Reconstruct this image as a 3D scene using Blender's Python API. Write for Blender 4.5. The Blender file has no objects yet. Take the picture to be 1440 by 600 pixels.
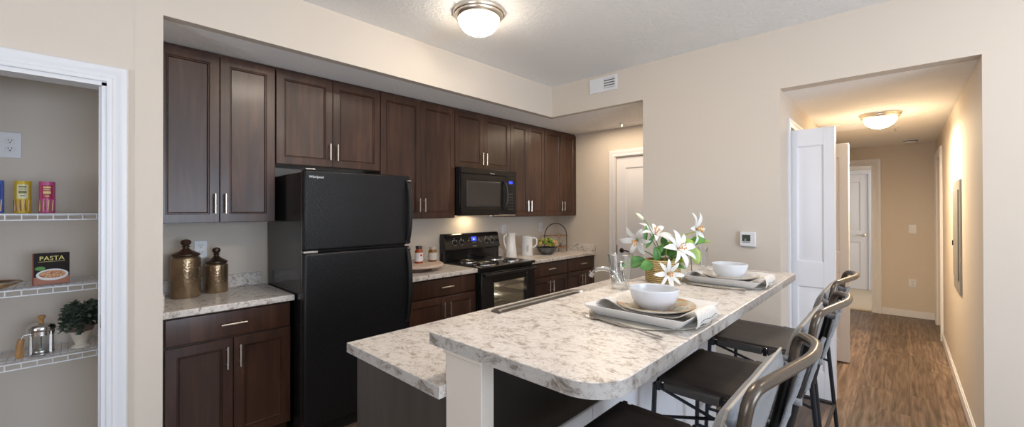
import bpy, bmesh, math, random
from mathutils import Vector, Matrix, noise
random.seed(7)
S = bpy.context.scene
COL = S.collection
PI = math.pi

# ---------------------------------------------------------------- camera
F_PX, YAW, PITCH, ROLL, CY, CAM_H = 579.82, math.radians(43.256), math.radians(.255), math.radians(.111), 292.033, 1.451
cam = bpy.data.cameras.new('camera'); cam_ob = bpy.data.objects.new('camera', cam); COL.objects.link(cam_ob)
cam.sensor_width = 36.0; cam.lens = 36.0 * F_PX / 1440; cam.shift_y = (CY - 300) / 1440
cam.clip_start = .02; cam.clip_end = 60
_c, _s, _cp, _sp = math.cos(YAW), math.sin(YAW), math.cos(PITCH), math.sin(PITCH)
_F = Vector((_c*_cp, _s*_cp, _sp)); _R = Vector((_s, -_c, 0)); _U = _R.cross(_F)
_q = ROLL
_R2 = _R*math.cos(_q) - _U*math.sin(_q); _U2 = _R*math.sin(_q) + _U*math.cos(_q)
m = Matrix((_R2, _U2, -_F)).transposed().to_4x4(); m.translation = (0, 0, CAM_H)
cam_ob.matrix_world = m
S.camera = cam_ob

# ---------------------------------------------------------------- world, lights, exposure
w = bpy.data.worlds.new('world'); S.world = w; w.use_nodes = True
w.node_tree.nodes['Background'].inputs[0].default_value = (.75, .86, 1, 1)
w.node_tree.nodes['Background'].inputs[1].default_value = .6
S.view_settings.view_transform = 'Standard'; S.view_settings.look = 'None'
S.view_settings.gamma = 1; S.view_settings.use_curve_mapping = False
S.view_settings.exposure = 1.08

def area(name, loc, direction, sx, sy, power, color, spread=180):
    L = bpy.data.lights.new(name, 'AREA'); L.shape = 'RECTANGLE'; L.size = sx; L.size_y = sy
    L.energy = power; L.color = color; L.spread = math.radians(spread)
    o = bpy.data.objects.new(name, L); COL.objects.link(o); o.location = loc
    o.rotation_euler = Vector(direction).to_track_quat('-Z', 'Z').to_euler()
    return o
area('window_light_south', (.9, -3.50, 1.35), (0, 1, .35), 2.6, 1.7, 72, (.70, .83, 1.0))
area('window_light_west', (-3.10, .2, 1.35), (1, 0, .8), 2.2, 1.6, 30, (.88, .93, 1.0))
area('bedroom_daylight', (8.7, -.9, 1.5), (0, 1, 0), 1.2, 1.2, 10, (1.0, .93, .84))
area('entry_fill_light', (4.03, 2.35, 2.43), (0, 0, -1), .6, .8, 5.5, (1.0, .80, .58))  # added fill without a fixture, warms the kitchen end wall
LAMP_E, HALL_E, ISL_E = 13.0, 15.0, 40.0

# ---------------------------------------------------------------- materials
def mat(name, color, rough=.5, metal=0.0, spec=.5, coat=0.0, trans=0.0, ior=1.45, emit=None, estr=0.0, alpha=1.0, sheen=0.0):
    M = bpy.data.materials.new(name); M.use_nodes = True
    b = M.node_tree.nodes['Principled BSDF']; i = b.inputs
    i['Base Color'].default_value = (*color, 1); i['Roughness'].default_value = rough
    i['Metallic'].default_value = metal; i['Specular IOR Level'].default_value = spec
    i['Coat Weight'].default_value = coat; i['Coat Roughness'].default_value = .12
    i['Transmission Weight'].default_value = trans; i['IOR'].default_value = ior
    i['Sheen Weight'].default_value = sheen
    if emit: i['Emission Color'].default_value = (*emit, 1); i['Emission Strength'].default_value = estr
    return M
def N(M, t, **kw):
    n = M.node_tree.nodes.new(t)
    for k, v in kw.items():
        if k in n.inputs: n.inputs[k].default_value = v
        else: setattr(n, k, v)
    return n
def L(M, a, b): M.node_tree.links.new(a, b)
def coords(M, scale=(1, 1, 1), rnd=False, rot=(0, 0, 0)):
    tc = N(M, 'ShaderNodeTexCoord'); mp = N(M, 'ShaderNodeMapping'); mp.inputs['Scale'].default_value = scale
    mp.inputs['Rotation'].default_value = rot
    L(M, tc.outputs['Object'], mp.inputs['Vector'])
    if rnd:
        oi = N(M, 'ShaderNodeObjectInfo'); mu = N(M, 'ShaderNodeMath', operation='MULTIPLY'); mu.inputs[1].default_value = 37
        L(M, oi.outputs['Random'], mu.inputs[0]); L(M, mu.outputs[0], mp.inputs['Location'])
    return mp.outputs['Vector']
def ramp(M, fac, stops):
    r = N(M, 'ShaderNodeValToRGB'); e = r.color_ramp.elements
    while len(e) < len(stops): e.new(.5)
    for k, (p, c) in enumerate(stops):
        e[k].position = p; e[k].color = (*c, 1) if len(c) == 3 else c
    L(M, fac, r.inputs['Fac']); return r.outputs['Color']
def bump(M, height, strength=.3, dist=.002):
    b = N(M, 'ShaderNodeBump'); b.inputs['Strength'].default_value = strength; b.inputs['Distance'].default_value = dist
    L(M, height, b.inputs['Height']); L(M, b.outputs['Normal'], M.node_tree.nodes['Principled BSDF'].inputs['Normal'])
def bsdf(M): return M.node_tree.nodes['Principled BSDF']

def wall_mat(name, col):
    M = mat(name, col, .75, spec=.25)
    n = N(M, 'ShaderNodeTexNoise', Scale=90.0, Detail=3.0); L(M, coords(M), n.inputs['Vector'])
    bump(M, n.outputs['Fac'], .12, .002)
    return M
WALL = wall_mat('wall_paint', (.62, .555, .485))
def ceil_mat():
    M = mat('textured_ceiling', (.93, .92, .91), .85, spec=.15)
    v = coords(M)
    n = N(M, 'ShaderNodeTexNoise', Scale=26.0, Detail=6.0, Roughness=.6, Distortion=1.2); L(M, v, n.inputs['Vector'])
    h = ramp(M, n.outputs['Fac'], [(.42, (0, 0, 0)), (.56, (1, 1, 1))])
    bump(M, h, .55, .006)
    return M
CEIL = ceil_mat()
TRIM = mat('white_trim_paint', (.71, .71, .735), .35)
DOORW = mat('white_door_paint', (.70, .70, .73), .38)

def wood_cab():
    M = mat('espresso_stained_wood', (.05, .02, .015), .32, spec=.5, coat=.06)
    v = coords(M, (9, 9, .8), rnd=True)
    n = N(M, 'ShaderNodeTexNoise', Scale=2.2, Detail=7.0, Roughness=.62, Distortion=.7); L(M, v, n.inputs['Vector'])
    v2 = coords(M, (1.2, 1.2, .7), rnd=True)
    n2 = N(M, 'ShaderNodeTexNoise', Scale=2.0, Detail=2.0); L(M, v2, n2.inputs['Vector'])
    a = N(M, 'ShaderNodeMath', operation='MULTIPLY_ADD'); a.inputs[1].default_value = .55
    L(M, n.outputs['Fac'], a.inputs[0]); b = N(M, 'ShaderNodeMath', operation='MULTIPLY'); b.inputs[1].default_value = .45
    L(M, n2.outputs['Fac'], b.inputs[0]); L(M, b.outputs[0], a.inputs[2])
    c = ramp(M, a.outputs[0], [(.33, (.023, .0095, .006)), (.52, (.050, .0215, .0128)), (.70, (.100, .046, .026))])
    L(M, c, bsdf(M).inputs['Base Color'])
    bump(M, n.outputs['Fac'], .10, .0008)
    return M
WOOD = wood_cab()

CABIN = mat('cabinet_shadow_gap', (.012, .006, .005), .6)

def laminate(nm='marbled_laminate', k=1.0, sc=1.0):
    M = mat(nm, (.6, .55, .5), .30, spec=.36)
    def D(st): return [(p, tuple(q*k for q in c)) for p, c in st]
    v = coords(M, (2.6*sc, 1.9*sc, 2.6*sc), rot=(0, 0, math.radians(40)))
    n1 = N(M, 'ShaderNodeTexNoise', Scale=10.5, Detail=11.0, Roughness=.80, Distortion=.5); L(M, v, n1.inputs['Vector'])
    n2 = N(M, 'ShaderNodeTexNoise', Scale=32.0, Detail=9.0, Roughness=.82, Distortion=.4); L(M, v, n2.inputs['Vector'])
    n3 = N(M, 'ShaderNodeTexNoise', Scale=2.0, Detail=3.0); L(M, v, n3.inputs['Vector'])
    base = ramp(M, n1.outputs['Fac'], D([(.37, (.22, .175, .145)), (.43, (.44, .385, .34)), (.48, (.66, .61, .565)), (.58, (.72, .68, .645)), (.66, (.55, .48, .425))]))
    veins = ramp(M, n2.outputs['Fac'], [(.38, (.9, .9, .9)), (.44, (.40, .40, .40)), (.48, (0, 0, 0))])
    patch = ramp(M, n3.outputs['Fac'], [(.38, (.35, .35, .35)), (.62, (1, 1, 1))])
    mu = N(M, 'ShaderNodeMath', operation='MULTIPLY'); L(M, veins, mu.inputs[0]); L(M, patch, mu.inputs[1])
    mx = N(M, 'ShaderNodeMix', data_type='RGBA'); L(M, mu.outputs[0], mx.inputs[0]); L(M, base, mx.inputs[6])
    mx.inputs[7].default_value = (.19, .155, .135, 1)
    L(M, mx.outputs[2], bsdf(M).inputs['Base Color'])
    return M
LAM = laminate(); LAM_EDGE_SHADED = laminate('marbled_laminate_edge_shaded', .62, .8)  # edge strip laminate, darkened partly for the shade on the edge faces

def floor_mat():
    M = mat('wood_plank_floor', (.2, .12, .07), .38, spec=.45)
    tc = N(M, 'ShaderNodeTexCoord')
    br = N(M, 'ShaderNodeTexBrick'); br.offset = .37; br.squash = 1
    for k, v in (('Scale', 1.0), ('Mortar Size', .0012), ('Mortar Smooth', .1), ('Bias', 0.0), ('Brick Width', 1.22), ('Row Height', .15)): br.inputs[k].default_value = v
    br.inputs['Color1'].default_value = (0, 0, 0, 1); br.inputs['Color2'].default_value = (1, 1, 1, 1); br.inputs['Mortar'].default_value = (.5, .5, .5, 1)
    L(M, tc.outputs['Object'], br.inputs['Vector'])
    off = N(M, 'ShaderNodeVectorMath', operation='MULTIPLY_ADD')
    L(M, br.outputs['Color'], off.inputs[0]); off.inputs[1].default_value = (9, 5, 3)
    L(M, tc.outputs['Object'], off.inputs[2])
    mp = N(M, 'ShaderNodeMapping'); mp.inputs['Scale'].default_value = (.75, 5.0, 1); L(M, off.outputs[0], mp.inputs['Vector'])
    n = N(M, 'ShaderNodeTexNoise', Scale=1.6, Detail=1.0, Roughness=.4, Distortion=.25); L(M, mp.outputs[0], n.inputs['Vector'])
    mr = N(M, 'ShaderNodeMath', operation='MULTIPLY'); mr.inputs[1].default_value = 8.0; L(M, n.outputs['Fac'], mr.inputs[0])
    fr = N(M, 'ShaderNodeMath', operation='PINGPONG'); fr.inputs[1].default_value = .5; L(M, mr.outputs[0], fr.inputs[0])
    mp2 = N(M, 'ShaderNodeMapping'); mp2.inputs['Scale'].default_value = (1.1, 22, 1); L(M, off.outputs[0], mp2.inputs['Vector'])
    n2 = N(M, 'ShaderNodeTexNoise', Scale=2.0, Detail=5.0, Roughness=.65); L(M, mp2.outputs[0], n2.inputs['Vector'])
    a = N(M, 'ShaderNodeMath', operation='MULTIPLY_ADD'); a.inputs[1].default_value = .22; L(M, fr.outputs[0], a.inputs[0])
    b = N(M, 'ShaderNodeMath', operation='MULTIPLY'); b.inputs[1].default_value = .78; L(M, n2.outputs['Fac'], b.inputs[0]); L(M, b.outputs[0], a.inputs[2])
    c = ramp(M, a.outputs[0], [(.28, (.068, .043, .029)), (.42, (.140, .093, .065)), (.60, (.25, .18, .132))])
    hs = N(M, 'ShaderNodeHueSaturation'); L(M, c, hs.inputs['Color'])
    vr = N(M, 'ShaderNodeMath', operation='MULTIPLY_ADD'); vr.inputs[1].default_value = .55; vr.inputs[2].default_value = .66
    L(M, br.outputs['Color'], vr.inputs[0]); L(M, vr.outputs[0], hs.inputs['Value'])
    mx = N(M, 'ShaderNodeMix', data_type='RGBA'); L(M, br.outputs['Fac'], mx.inputs[0]); L(M, hs.outputs[0], mx.inputs[6]); mx.inputs[7].default_value = (.05, .03, .02, 1)
    L(M, mx.outputs[2], bsdf(M).inputs['Base Color'])
    bump(M, a.outputs[0], .12, .001)
    return M
FLOOR = floor_mat()

def noisy(name, c1, c2, scale=8, stretch=(1, 1, 1), rough=.5, bs=.2, bd=.001, detail=4.0, rnd=False, **kw):
    M = mat(name, c1, rough, **kw)
    n = N(M, 'ShaderNodeTexNoise', Scale=float(scale), Detail=detail); L(M, coords(M, stretch, rnd), n.inputs['Vector'])
    L(M, ramp(M, n.outputs['Fac'], [(.35, c1), (.65, c2)]), bsdf(M).inputs['Base Color'])
    if bs: bump(M, n.outputs['Fac'], bs, bd)
    return M
ENDP = noisy('taupe_brown_panel', (.042, .033, .028), (.060, .049, .042), 3, (6, 6, .6), rough=.42, bs=.04)
DARKP = mat('black_brown_panel', (.020, .016, .013), .40)
BLK_TEX = noisy('textured_black_appliance', (.010, .010, .011), (.013, .013, .014), 120, rough=.27, bs=.7, bd=.003, detail=2.0, spec=.26)
BLK = mat('gloss_black', (.008, .008, .009), .16, spec=.6)
BLK_SAT = mat('satin_black', (.012, .012, .013), .35)
BLK_GLASS = mat('dark_oven_glass', (.02, .017, .016), .06, spec=.8)
BLK_IN = mat('microwave_window_screen', (.045, .038, .036), .25)
CHROME = mat('chrome', (.75, .75, .76), .12, metal=1)
STEEL = mat('brushed_stainless', (.55, .53, .50), .28, metal=1)
NICKEL = mat('brushed_nickel', (.72, .66, .58), .28, metal=1)
BRONZE = mat('brushed_bronze_tube', (.115, .093, .075), .30, metal=.7)
DKMETAL = mat('dark_blue_black_metal', (.022, .024, .03), .35, metal=.5)
KNOBM = mat('oil_rubbed_bronze', (.06, .045, .035), .35, metal=.8)
LEATHER = noisy('dark_brown_leather', (.035, .028, .026), (.062, .050, .046), 7, rough=.42, bs=.1)
LEATHER_S = mat('worn_leather_edge', (.06, .052, .046), .5)
FABRIC = noisy('pale_grey_canvas', (.15, .152, .16), (.21, .21, .215), 220, rough=.9, bs=.3, bd=.0006, sheen=.2)
SEAM = mat('cream_seam', (.42, .37, .32), .9)
CERAM = mat('white_glazed_ceramic', (.72, .71, .70), .14, coat=.4)
CERAM_BL = mat('pale_glazed_ceramic', (.60, .62, .66), .18, coat=.3)
GLASS = mat('clear_glass', (1, 1, 1), .0, trans=1.0, ior=1.45)
def thin_glass(nm='thin_clear_glass', tint=.95, bl=.35):
    M = bpy.data.materials.new(nm); M.use_nodes = True; nt = M.node_tree; nt.nodes.clear()
    o = nt.nodes.new('ShaderNodeOutputMaterial'); mx = nt.nodes.new('ShaderNodeMixShader'); t = nt.nodes.new('ShaderNodeBsdfTransparent')
    g = nt.nodes.new('ShaderNodeBsdfGlossy'); g.inputs['Roughness'].default_value = .03; fr = nt.nodes.new('ShaderNodeLayerWeight'); fr.inputs[0].default_value = bl
    t.inputs[0].default_value = (tint-.01, tint, tint, 1)
    nt.links.new(fr.outputs['Facing'], mx.inputs[0]); nt.links.new(t.outputs[0], mx.inputs[1]); nt.links.new(g.outputs[0], mx.inputs[2]); nt.links.new(mx.outputs[0], o.inputs[0])
    return M
TGLASS = thin_glass()
TUMB = thin_glass('faceted_clear_glass', .995, .30)
NAPKIN = noisy('natural_linen', (.60, .56, .52), (.70, .67, .63), 150, rough=.9, bs=.2, bd=.0005)
NAPEDGE = mat('dark_stitching', (.05, .05, .06), .9)
WIRE = mat('white_vinyl_wire', (.66, .66, .68), .4)
WOODL = noisy('warm_honey_wood', (.30, .145, .05), (.52, .30, .12), 5, (10, 10, 1.5), rough=.45, bs=.05)
WOODM = noisy('medium_walnut_wood', (.17, .085, .045), (.32, .175, .095), 5, (2, 12, 2), rough=.5, bs=.05)
WOODD = noisy('dark_turned_wood', (.030, .014, .009), (.065, .032, .02), 6, rough=.28, bs=.03)
SOIL = mat('brown_glaze_band', (.12, .08, .06), .7)
POT = noisy('cream_stoneware', (.52, .46, .38), (.62, .56, .48), 12, rough=.6, bs=.1)
GREY_B = noisy('grey_stone_bowl', (.06, .06, .058), (.13, .13, .125), 20, rough=.7)
CARPET = noisy('beige_carpet', (.50, .42, .32), (.60, .52, .42), 150, rough=1, bs=.6, bd=.004)
PLATEW = mat('white_plastic', (.70, .70, .72), .35)
SLOT = mat('dark_slot', (.02, .02, .02), .6)
SCREEN = mat('lcd_green_grey', (.055, .065, .055), .2)
PANELG = mat('grey_painted_steel', (.30, .29, .27), .4, metal=.3)
LEAFG = noisy('green_leaf', (.035, .12, .022), (.10, .26, .045), 18, rough=.35, bs=.1)
LEAFY = noisy('yellow_green_leaf', (.22, .34, .05), (.38, .50, .10), 12, rough=.4, bs=.1)
EUCA = noisy('dusty_green_leaf', (.028, .045, .032), (.085, .115, .085), 25, rough=.6, bs=.1, rnd=True)
PETAL = mat('white_petal', (.70, .70, .68), .5); bsdf(PETAL).inputs['Subsurface Weight'].default_value = .0
PETALB = mat('cream_bud', (.75, .76, .55), .5)
STAMEN = mat('orange_stamen', (.55, .26, .05), .6)
PEACH = mat('peach_petal', (.80, .50, .26), .6)
YELLOW = noisy('chartreuse_blossom', (.30, .32, .03), (.62, .56, .10), 30, rough=.6, bs=.2)
SOCKET = mat('blue_display', (.02, .04, .5), .3, emit=(.03, .06, 1.0), estr=.7)
DIGIT = mat('display_digits', (.6, .7, 1), .3, emit=(.45, .60, 1.0), estr=1.1)
LAMPG = mat('lit_frosted_glass', (.9, .88, .84), .4, emit=(1.0, .86, .68), estr=LAMP_E)
LAMPI = mat('lit_frosted_glass_island', (.9, .88, .84), .4, emit=(1.0, .88, .74), estr=ISL_E)
LAMP_FILL = mat('lit_frosted_glass_fill', (.9, .88, .84), .4, emit=(1.0, .90, .80), estr=24.0)
LAMPH = mat('lit_frosted_glass_hall', (.9, .86, .78), .4, emit=(1.0, .76, .46), estr=HALL_E)
LOGO = mat('silver_badge', (.75, .75, .75), .3, metal=.6)

def basket():
    M = mat('woven_gold_straw', (.5, .36, .15), .55)
    wv = N(M, 'ShaderNodeTexWave', wave_type='BANDS', bands_direction='Z'); wv.inputs['Scale'].default_value = 32; wv.inputs['Distortion'].default_value = 3.5; wv.inputs['Detail Scale'].default_value = 4
    L(M, coords(M), wv.inputs['Vector'])
    L(M, ramp(M, wv.outputs['Fac'], [(.1, (.20, .12, .035)), (.6, (.52, .37, .15)), (1, (.66, .51, .26))]), bsdf(M).inputs['Base Color'])
    bump(M, wv.outputs['Fac'], .6, .002); return M
BASKET = basket()
def hammered():
    M = mat('hammered_mercury_glass', (.45, .33, .18), .27, metal=.8)
    v = N(M, 'ShaderNodeTexVoronoi'); v.inputs['Scale'].default_value = 75; L(M, coords(M), v.inputs['Vector'])
    n = N(M, 'ShaderNodeTexNoise', Scale=9.0, Detail=3.0); L(M, coords(M), n.inputs['Vector'])
    L(M, ramp(M, n.outputs['Fac'], [(.3, (.24, .165, .10)), (.7, (.42, .31, .195))]), bsdf(M).inputs['Base Color'])
    bump(M, v.outputs['Distance'], .35, .003); return M
HAMMER = hammered()
def woven_mat():
    M = mat('woven_placemat', (.35, .33, .29), .6)
    tc = N(M, 'ShaderNodeTexCoord')
    wv = N(M, 'ShaderNodeTexWave', wave_type='RINGS', rings_direction='Z'); wv.inputs['Scale'].default_value = 45; wv.inputs['Distortion'].default_value = 2; L(M, tc.outputs['Object'], wv.inputs['Vector'])
    L(M, ramp(M, wv.outputs['Fac'], [(.2, (.24, .21, .17)), (.8, (.55, .52, .46))]), bsdf(M).inputs['Base Color'])
    bump(M, wv.outputs['Fac'], .5, .002); return M
PMAT = woven_mat()
def painted_plate():
    M = mat('floral_painted_plate', (.7, .7, .68), .4, spec=.3)
    v = coords(M)
    vo = N(M, 'ShaderNodeTexVoronoi'); vo.inputs['Scale'].default_value = 34; L(M, v, vo.inputs['Vector'])
    n = N(M, 'ShaderNodeTexNoise', Scale=14.0, Detail=2.0); L(M, v, n.inputs['Vector'])
    r1 = ramp(M, n.outputs['Fac'], [(.36, (.48, .10, .02)), (.44, (.36, .22, .12)), (.50, (.50, .46, .36)), (.56, (.10, .15, .15)), (.62, (.48, .18, .04)), (.7, (.30, .30, .22))])
    mx = N(M, 'ShaderNodeMix', data_type='RGBA')
    L(M, ramp(M, vo.outputs['Distance'], [(.45, (0, 0, 0)), (.70, (1, 1, 1))]), mx.inputs[0]); L(M, r1, mx.inputs[6]); mx.inputs[7].default_value = (.42, .39, .32, 1)
    L(M, mx.outputs[2], bsdf(M).inputs['Base Color']); return M
PPLATE = painted_plate()

# ---------------------------------------------------------------- mesh helpers
WLOC = {}
def wl(o):
    return WLOC.get(o.name, Vector((0, 0, 0)))
class MB:
    def __init__(s): s.b = bmesh.new()
    def box(s, x0, x1, y0, y1, z0, z1, M=None):
        vs = [s.b.verts.new((x, y, z)) for x in (x0, x1) for y in (y0, y1) for z in (z0, z1)]
        for f in ((0,1,3,2),(4,6,7,5),(0,4,5,1),(2,3,7,6),(0,2,6,4),(1,5,7,3)): s.b.faces.new([vs[i] for i in f])
        if M is not None:
            for v in vs: v.co = M @ v.co
        return s
    def poly_prism(s, pts, z0, z1):
        a = [s.b.verts.new((x, y, z0)) for x, y in pts]; b = [s.b.verts.new((x, y, z1)) for x, y in pts]; n = len(pts)
        s.b.faces.new(a[::-1]); s.b.faces.new(b)
        for i in range(n): s.b.faces.new((a[i], a[(i+1) % n], b[(i+1) % n], b[i]))
        return s
    def tube(s, path, r, seg=10, closed=False, caps=True):
        P = [Vector(p) for p in path]; n = len(P); rr = r if isinstance(r, (list, tuple)) else [r]*n
        T = []
        for i in range(n):
            if closed: t = P[(i+1) % n] - P[i-1]
            else: t = P[min(i+1, n-1)] - P[max(i-1, 0)]
            T.append(t.normalized())
        up = Vector((0, 0, 1)) if abs(T[0].z) < .9 else Vector((1, 0, 0))
        nrm = (up - T[0]*up.dot(T[0])).normalized(); rings = []
        for i in range(n):
            nrm = (nrm - T[i]*nrm.dot(T[i])).normalized(); bi = T[i].cross(nrm)
            rings.append([s.b.verts.new(P[i] + (nrm*math.cos(a) + bi*math.sin(a))*rr[i]) for a in [2*PI*k/seg for k in range(seg)]])
        for i in range(n if closed else n-1):
            A, B = rings[i], rings[(i+1) % n]
            for k in range(seg): s.b.faces.new((A[k], A[(k+1) % seg], B[(k+1) % seg], B[k]))
        if caps and not closed: s.b.faces.new(rings[0][::-1]); s.b.faces.new(rings[-1])
        return s
    def lathe(s, prof, c=(0, 0, 0), seg=40, M=None, flute=None):
        rings = []; c = Vector(c); new = []
        for (r, z) in prof:
            if r < 1e-6: v = s.b.verts.new((c.x, c.y, c.z+z)); rings.append([v]); new.append(v)
            else:
                ring = []
                for k in range(seg):
                    a = 2*PI*k/seg; q = r*(flute(a, z) if flute else 1)
                    ring.append(s.b.verts.new((c.x+q*math.cos(a), c.y+q*math.sin(a), c.z+z)))
                rings.append(ring); new += ring
        for A, B in zip(rings, rings[1:]):
            for k in range(seg):
                if len(A) == 1 and len(B) == 1: continue
                if len(A) == 1: s.b.faces.new((A[0], B[k], B[(k+1) % seg]))
                elif len(B) == 1: s.b.faces.new((A[k], A[(k+1) % seg], B[0]))
                else: s.b.faces.new((A[k], A[(k+1) % seg], B[(k+1) % seg], B[k]))
        if M is not None:
            for v in new: v.co = M @ v.co
        return s
    def panel(s, M, w_, h_, rings, thick=None):
        """nested rectangles: rings=[(inset,out)...]; local u right, v up, n outward; M maps (u,v,n)."""
        R = []
        def rect(i, o): return [s.b.verts.new(M @ Vector(p)) for p in ((i, i, o), (w_-i, i, o), (w_-i, h_-i, o), (i, h_-i, o))]
        for i, o in rings: R.append(rect(i, o))
        if thick: R.insert(0, rect(rings[0][0] , -thick)); s.b.faces.new(R[0][::-1])
        for A, B in zip(R, R[1:]):
            for k in range(4): s.b.faces.new((A[k], A[(k+1) % 4], B[(k+1) % 4], B[k]))
        s.b.faces.new(R[-1]); return s
    def grid(s, fn, nu, nv, thick=0):
        V = [[s.b.verts.new(fn(i/(nu-1), j/(nv-1))) for j in range(nv)] for i in range(nu)]
        for i in range(nu-1):
            for j in range(nv-1): s.b.faces.new((V[i][j], V[i+1][j], V[i+1][j+1], V[i][j+1]))
        return s
    def build(s, name, material, parent=None, origin=None, smooth=True, bevel=0, seg=2, solid=0, subsurf=0, local=False, recalc=True):
        if recalc: bmesh.ops.recalc_face_normals(s.b, faces=s.b.faces[:])
        if parent is not None: off = Vector((0, 0, 0)) if local else wl(parent)
        elif origin is not None: off = Vector(origin)
        else:
            xs = [v.co for v in s.b.verts]
            off = Vector(((min(v.x for v in xs)+max(v.x for v in xs))/2, (min(v.y for v in xs)+max(v.y for v in xs))/2, min(v.z for v in xs)))
        if not local:
            for v in s.b.verts: v.co -= off
        me = bpy.data.meshes.new(name); s.b.to_mesh(me); s.b.free()
        me.materials.append(material)
        if smooth:
            me.shade_smooth(); me.set_sharp_from_angle(angle=math.radians(35))
        o = bpy.data.objects.new(name, me); COL.objects.link(o)
        if parent is not None: o.parent = parent; WLOC[o.name] = wl(parent)
        else: o.location = off; WLOC[o.name] = off
        if solid:
            md = o.modifiers.new('thickness', 'SOLIDIFY'); md.thickness = solid; md.offset = 0
        if bevel:
            md = o.modifiers.new('bevel', 'BEVEL'); md.width = bevel; md.segments = seg; md.limit_method = 'ANGLE'; md.angle_limit = math.radians(40); md.harden_normals = False
        if subsurf:
            md = o.modifiers.new('smooth', 'SUBSURF'); md.levels = subsurf; md.render_levels = subsurf
        return o
def empty(name, loc, label, cat, group=None, rotz=0):
    o = bpy.data.objects.new(name, None); COL.objects.link(o); o.location = loc; o.rotation_euler = (0, 0, rotz)
    o['label'] = label; o['category'] = cat
    if group: o['group'] = group
    o.empty_display_size = .05
    WLOC[o.name] = Vector(loc); return o
def tag(o, label, cat, group=None):
    o['label'] = label; o['category'] = cat
    if group: o['group'] = group
    return o
def struct(o): o['kind'] = 'structure'; return o
def copy_tree(o, parent=None):
    c = o.copy(); COL.objects.link(c); c.parent = parent
    for ch in [x for x in bpy.data.objects if x.parent == o]: copy_tree(ch, c)
    return c
def smooth_path(pts, n=8):
    P = [Vector(p) for p in pts]; out = []
    for i in range(len(P)-1):
        p0 = P[max(i-1, 0)]; p1 = P[i]; p2 = P[i+1]; p3 = P[min(i+2, len(P)-1)]
        for k in range(n):
            t = k/n; out.append(.5*((2*p1)+(-p0+p2)*t+(2*p0-5*p1+4*p2-p3)*t*t+(-p0+3*p1-3*p2+p3)*t**3))
    out.append(P[-1]); return out
def fillet(pts, rad, n=6):
    P = [Vector(p) for p in pts]; out = [P[0]]
    for i in range(1, len(P)-1):
        a = P[i-1]-P[i]; b = P[i+1]-P[i]; r = min(rad, a.length*.48, b.length*.48)
        A = P[i]+a.normalized()*r; B = P[i]+b.normalized()*r
        for k in range(n+1):
            t = k/n; out.append(A*(1-t)**2 + P[i]*2*t*(1-t) + B*t*t)
    out.append(P[-1]); return out
def Mface(origin, u, v, n): # maps (u,v,n) local to world
    m = Matrix((Vector(u), Vector(v), Vector(n))).transposed().to_4x4(); m.translation = origin; return m
def MY(x0, y, z0): return Mface((x0, y, z0), (1, 0, 0), (0, 0, 1), (0, -1, 0))     # faces -Y
def MX(x, y0, z0): return Mface((x, y0, z0), (0, -1, 0), (0, 0, 1), (-1, 0, 0))    # faces -X, u runs to -Y
def text_mesh(txt, size, M, material, parent, name='lettering', extrude=.0006, align='LEFT', shear=0):
    cu = bpy.data.curves.new(name, 'FONT'); cu.body = txt; cu.size = size; cu.extrude = extrude; cu.align_x = align; cu.shear = shear; cu.resolution_u = 3
    o = bpy.data.objects.new(name, cu); COL.objects.link(o)
    dg = bpy.context.evaluated_depsgraph_get(); me = bpy.data.meshes.new_from_object(o.evaluated_get(dg))
    bpy.data.objects.remove(o); me.transform(M)
    off = wl(parent); me.transform(Matrix.Translation(-off)); me.materials.clear(); me.materials.append(material)
    r = bpy.data.objects.new(name, me); COL.objects.link(r); r.parent = parent; WLOC[r.name] = off
    return r

# ---------------------------------------------------------------- key dimensions
YP = 2.716      # soffit face and pantry wall
XT = 3.516      # thermostat wall
XE = 4.545      # end wall of the kitchen run
YK = 3.405      # back wall of kitchen and pantry
ZC, ZS, ZH = 2.761, 2.44, 2.325
YHL, YHR, XF = .633, -.341, 7.694

def wbox(name, *a, m=None):
    return struct(MB().box(*a).build(name, m or WALL, smooth=False))
wbox('floor', -3.3, 9.8, -3.7, 3.6, -.06, 0, m=FLOOR)
bpy.data.objects['floor'].location = bpy.data.objects['floor'].location
struct(MB().box(-3.2, XT-.014, -3.6, -1.2, .0, .012).build('floor_living_bounce_carpet', CARPET, smooth=False))  # unseen carpet, added to bounce light up onto the ceiling
wbox('ceiling', -3.3, XT, -3.7, YP, ZC, ZC+.08, m=CEIL)
o = MB().box(.309, XT, YP, YP+.06, ZS, ZC+.08).build('wall_soffit', WALL, smooth=False); struct(o)
wbox('ceiling_kitchen_soffit', .309, XT, YP+.001, YK, ZS+.0005, ZS+.06, m=CEIL)
wbox('ceiling_entry', XT+.001, XE, 1.685, YK, ZS+.0005, ZS+.06, m=CEIL)
wbox('wall_kitchen_back', -.95, XE+.1, YK, YK+.12, 0, ZC)
wbox('wall_kitchen_end', XE, XE+.11, 2.531, YK, 0, ZC)
wbox('wall_kitchen_end_over_door', XE, XE+.11, 1.57, 2.531, 2.085, ZC)
wbox('wall_partition', .20, .309, YP, YK, 0, ZC)
wbox('wall_pantry_over_opening', -.70, .107, YP, YP+.11, 2.05, ZC)
wbox('wall_pantry_right', .107, .2005, YP, YP+.11, 0, ZC)
wbox('wall_pantry_left', -3.3, -.70, YP, YP+.11, 0, ZC)
wbox('wall_pantry_side', -.95, -.85, YP+.11, YK, 0, ZC)
wbox('ceiling_pantry', -.85, .2, YP+.11, YK, ZS, ZS+.05, m=CEIL)
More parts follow.
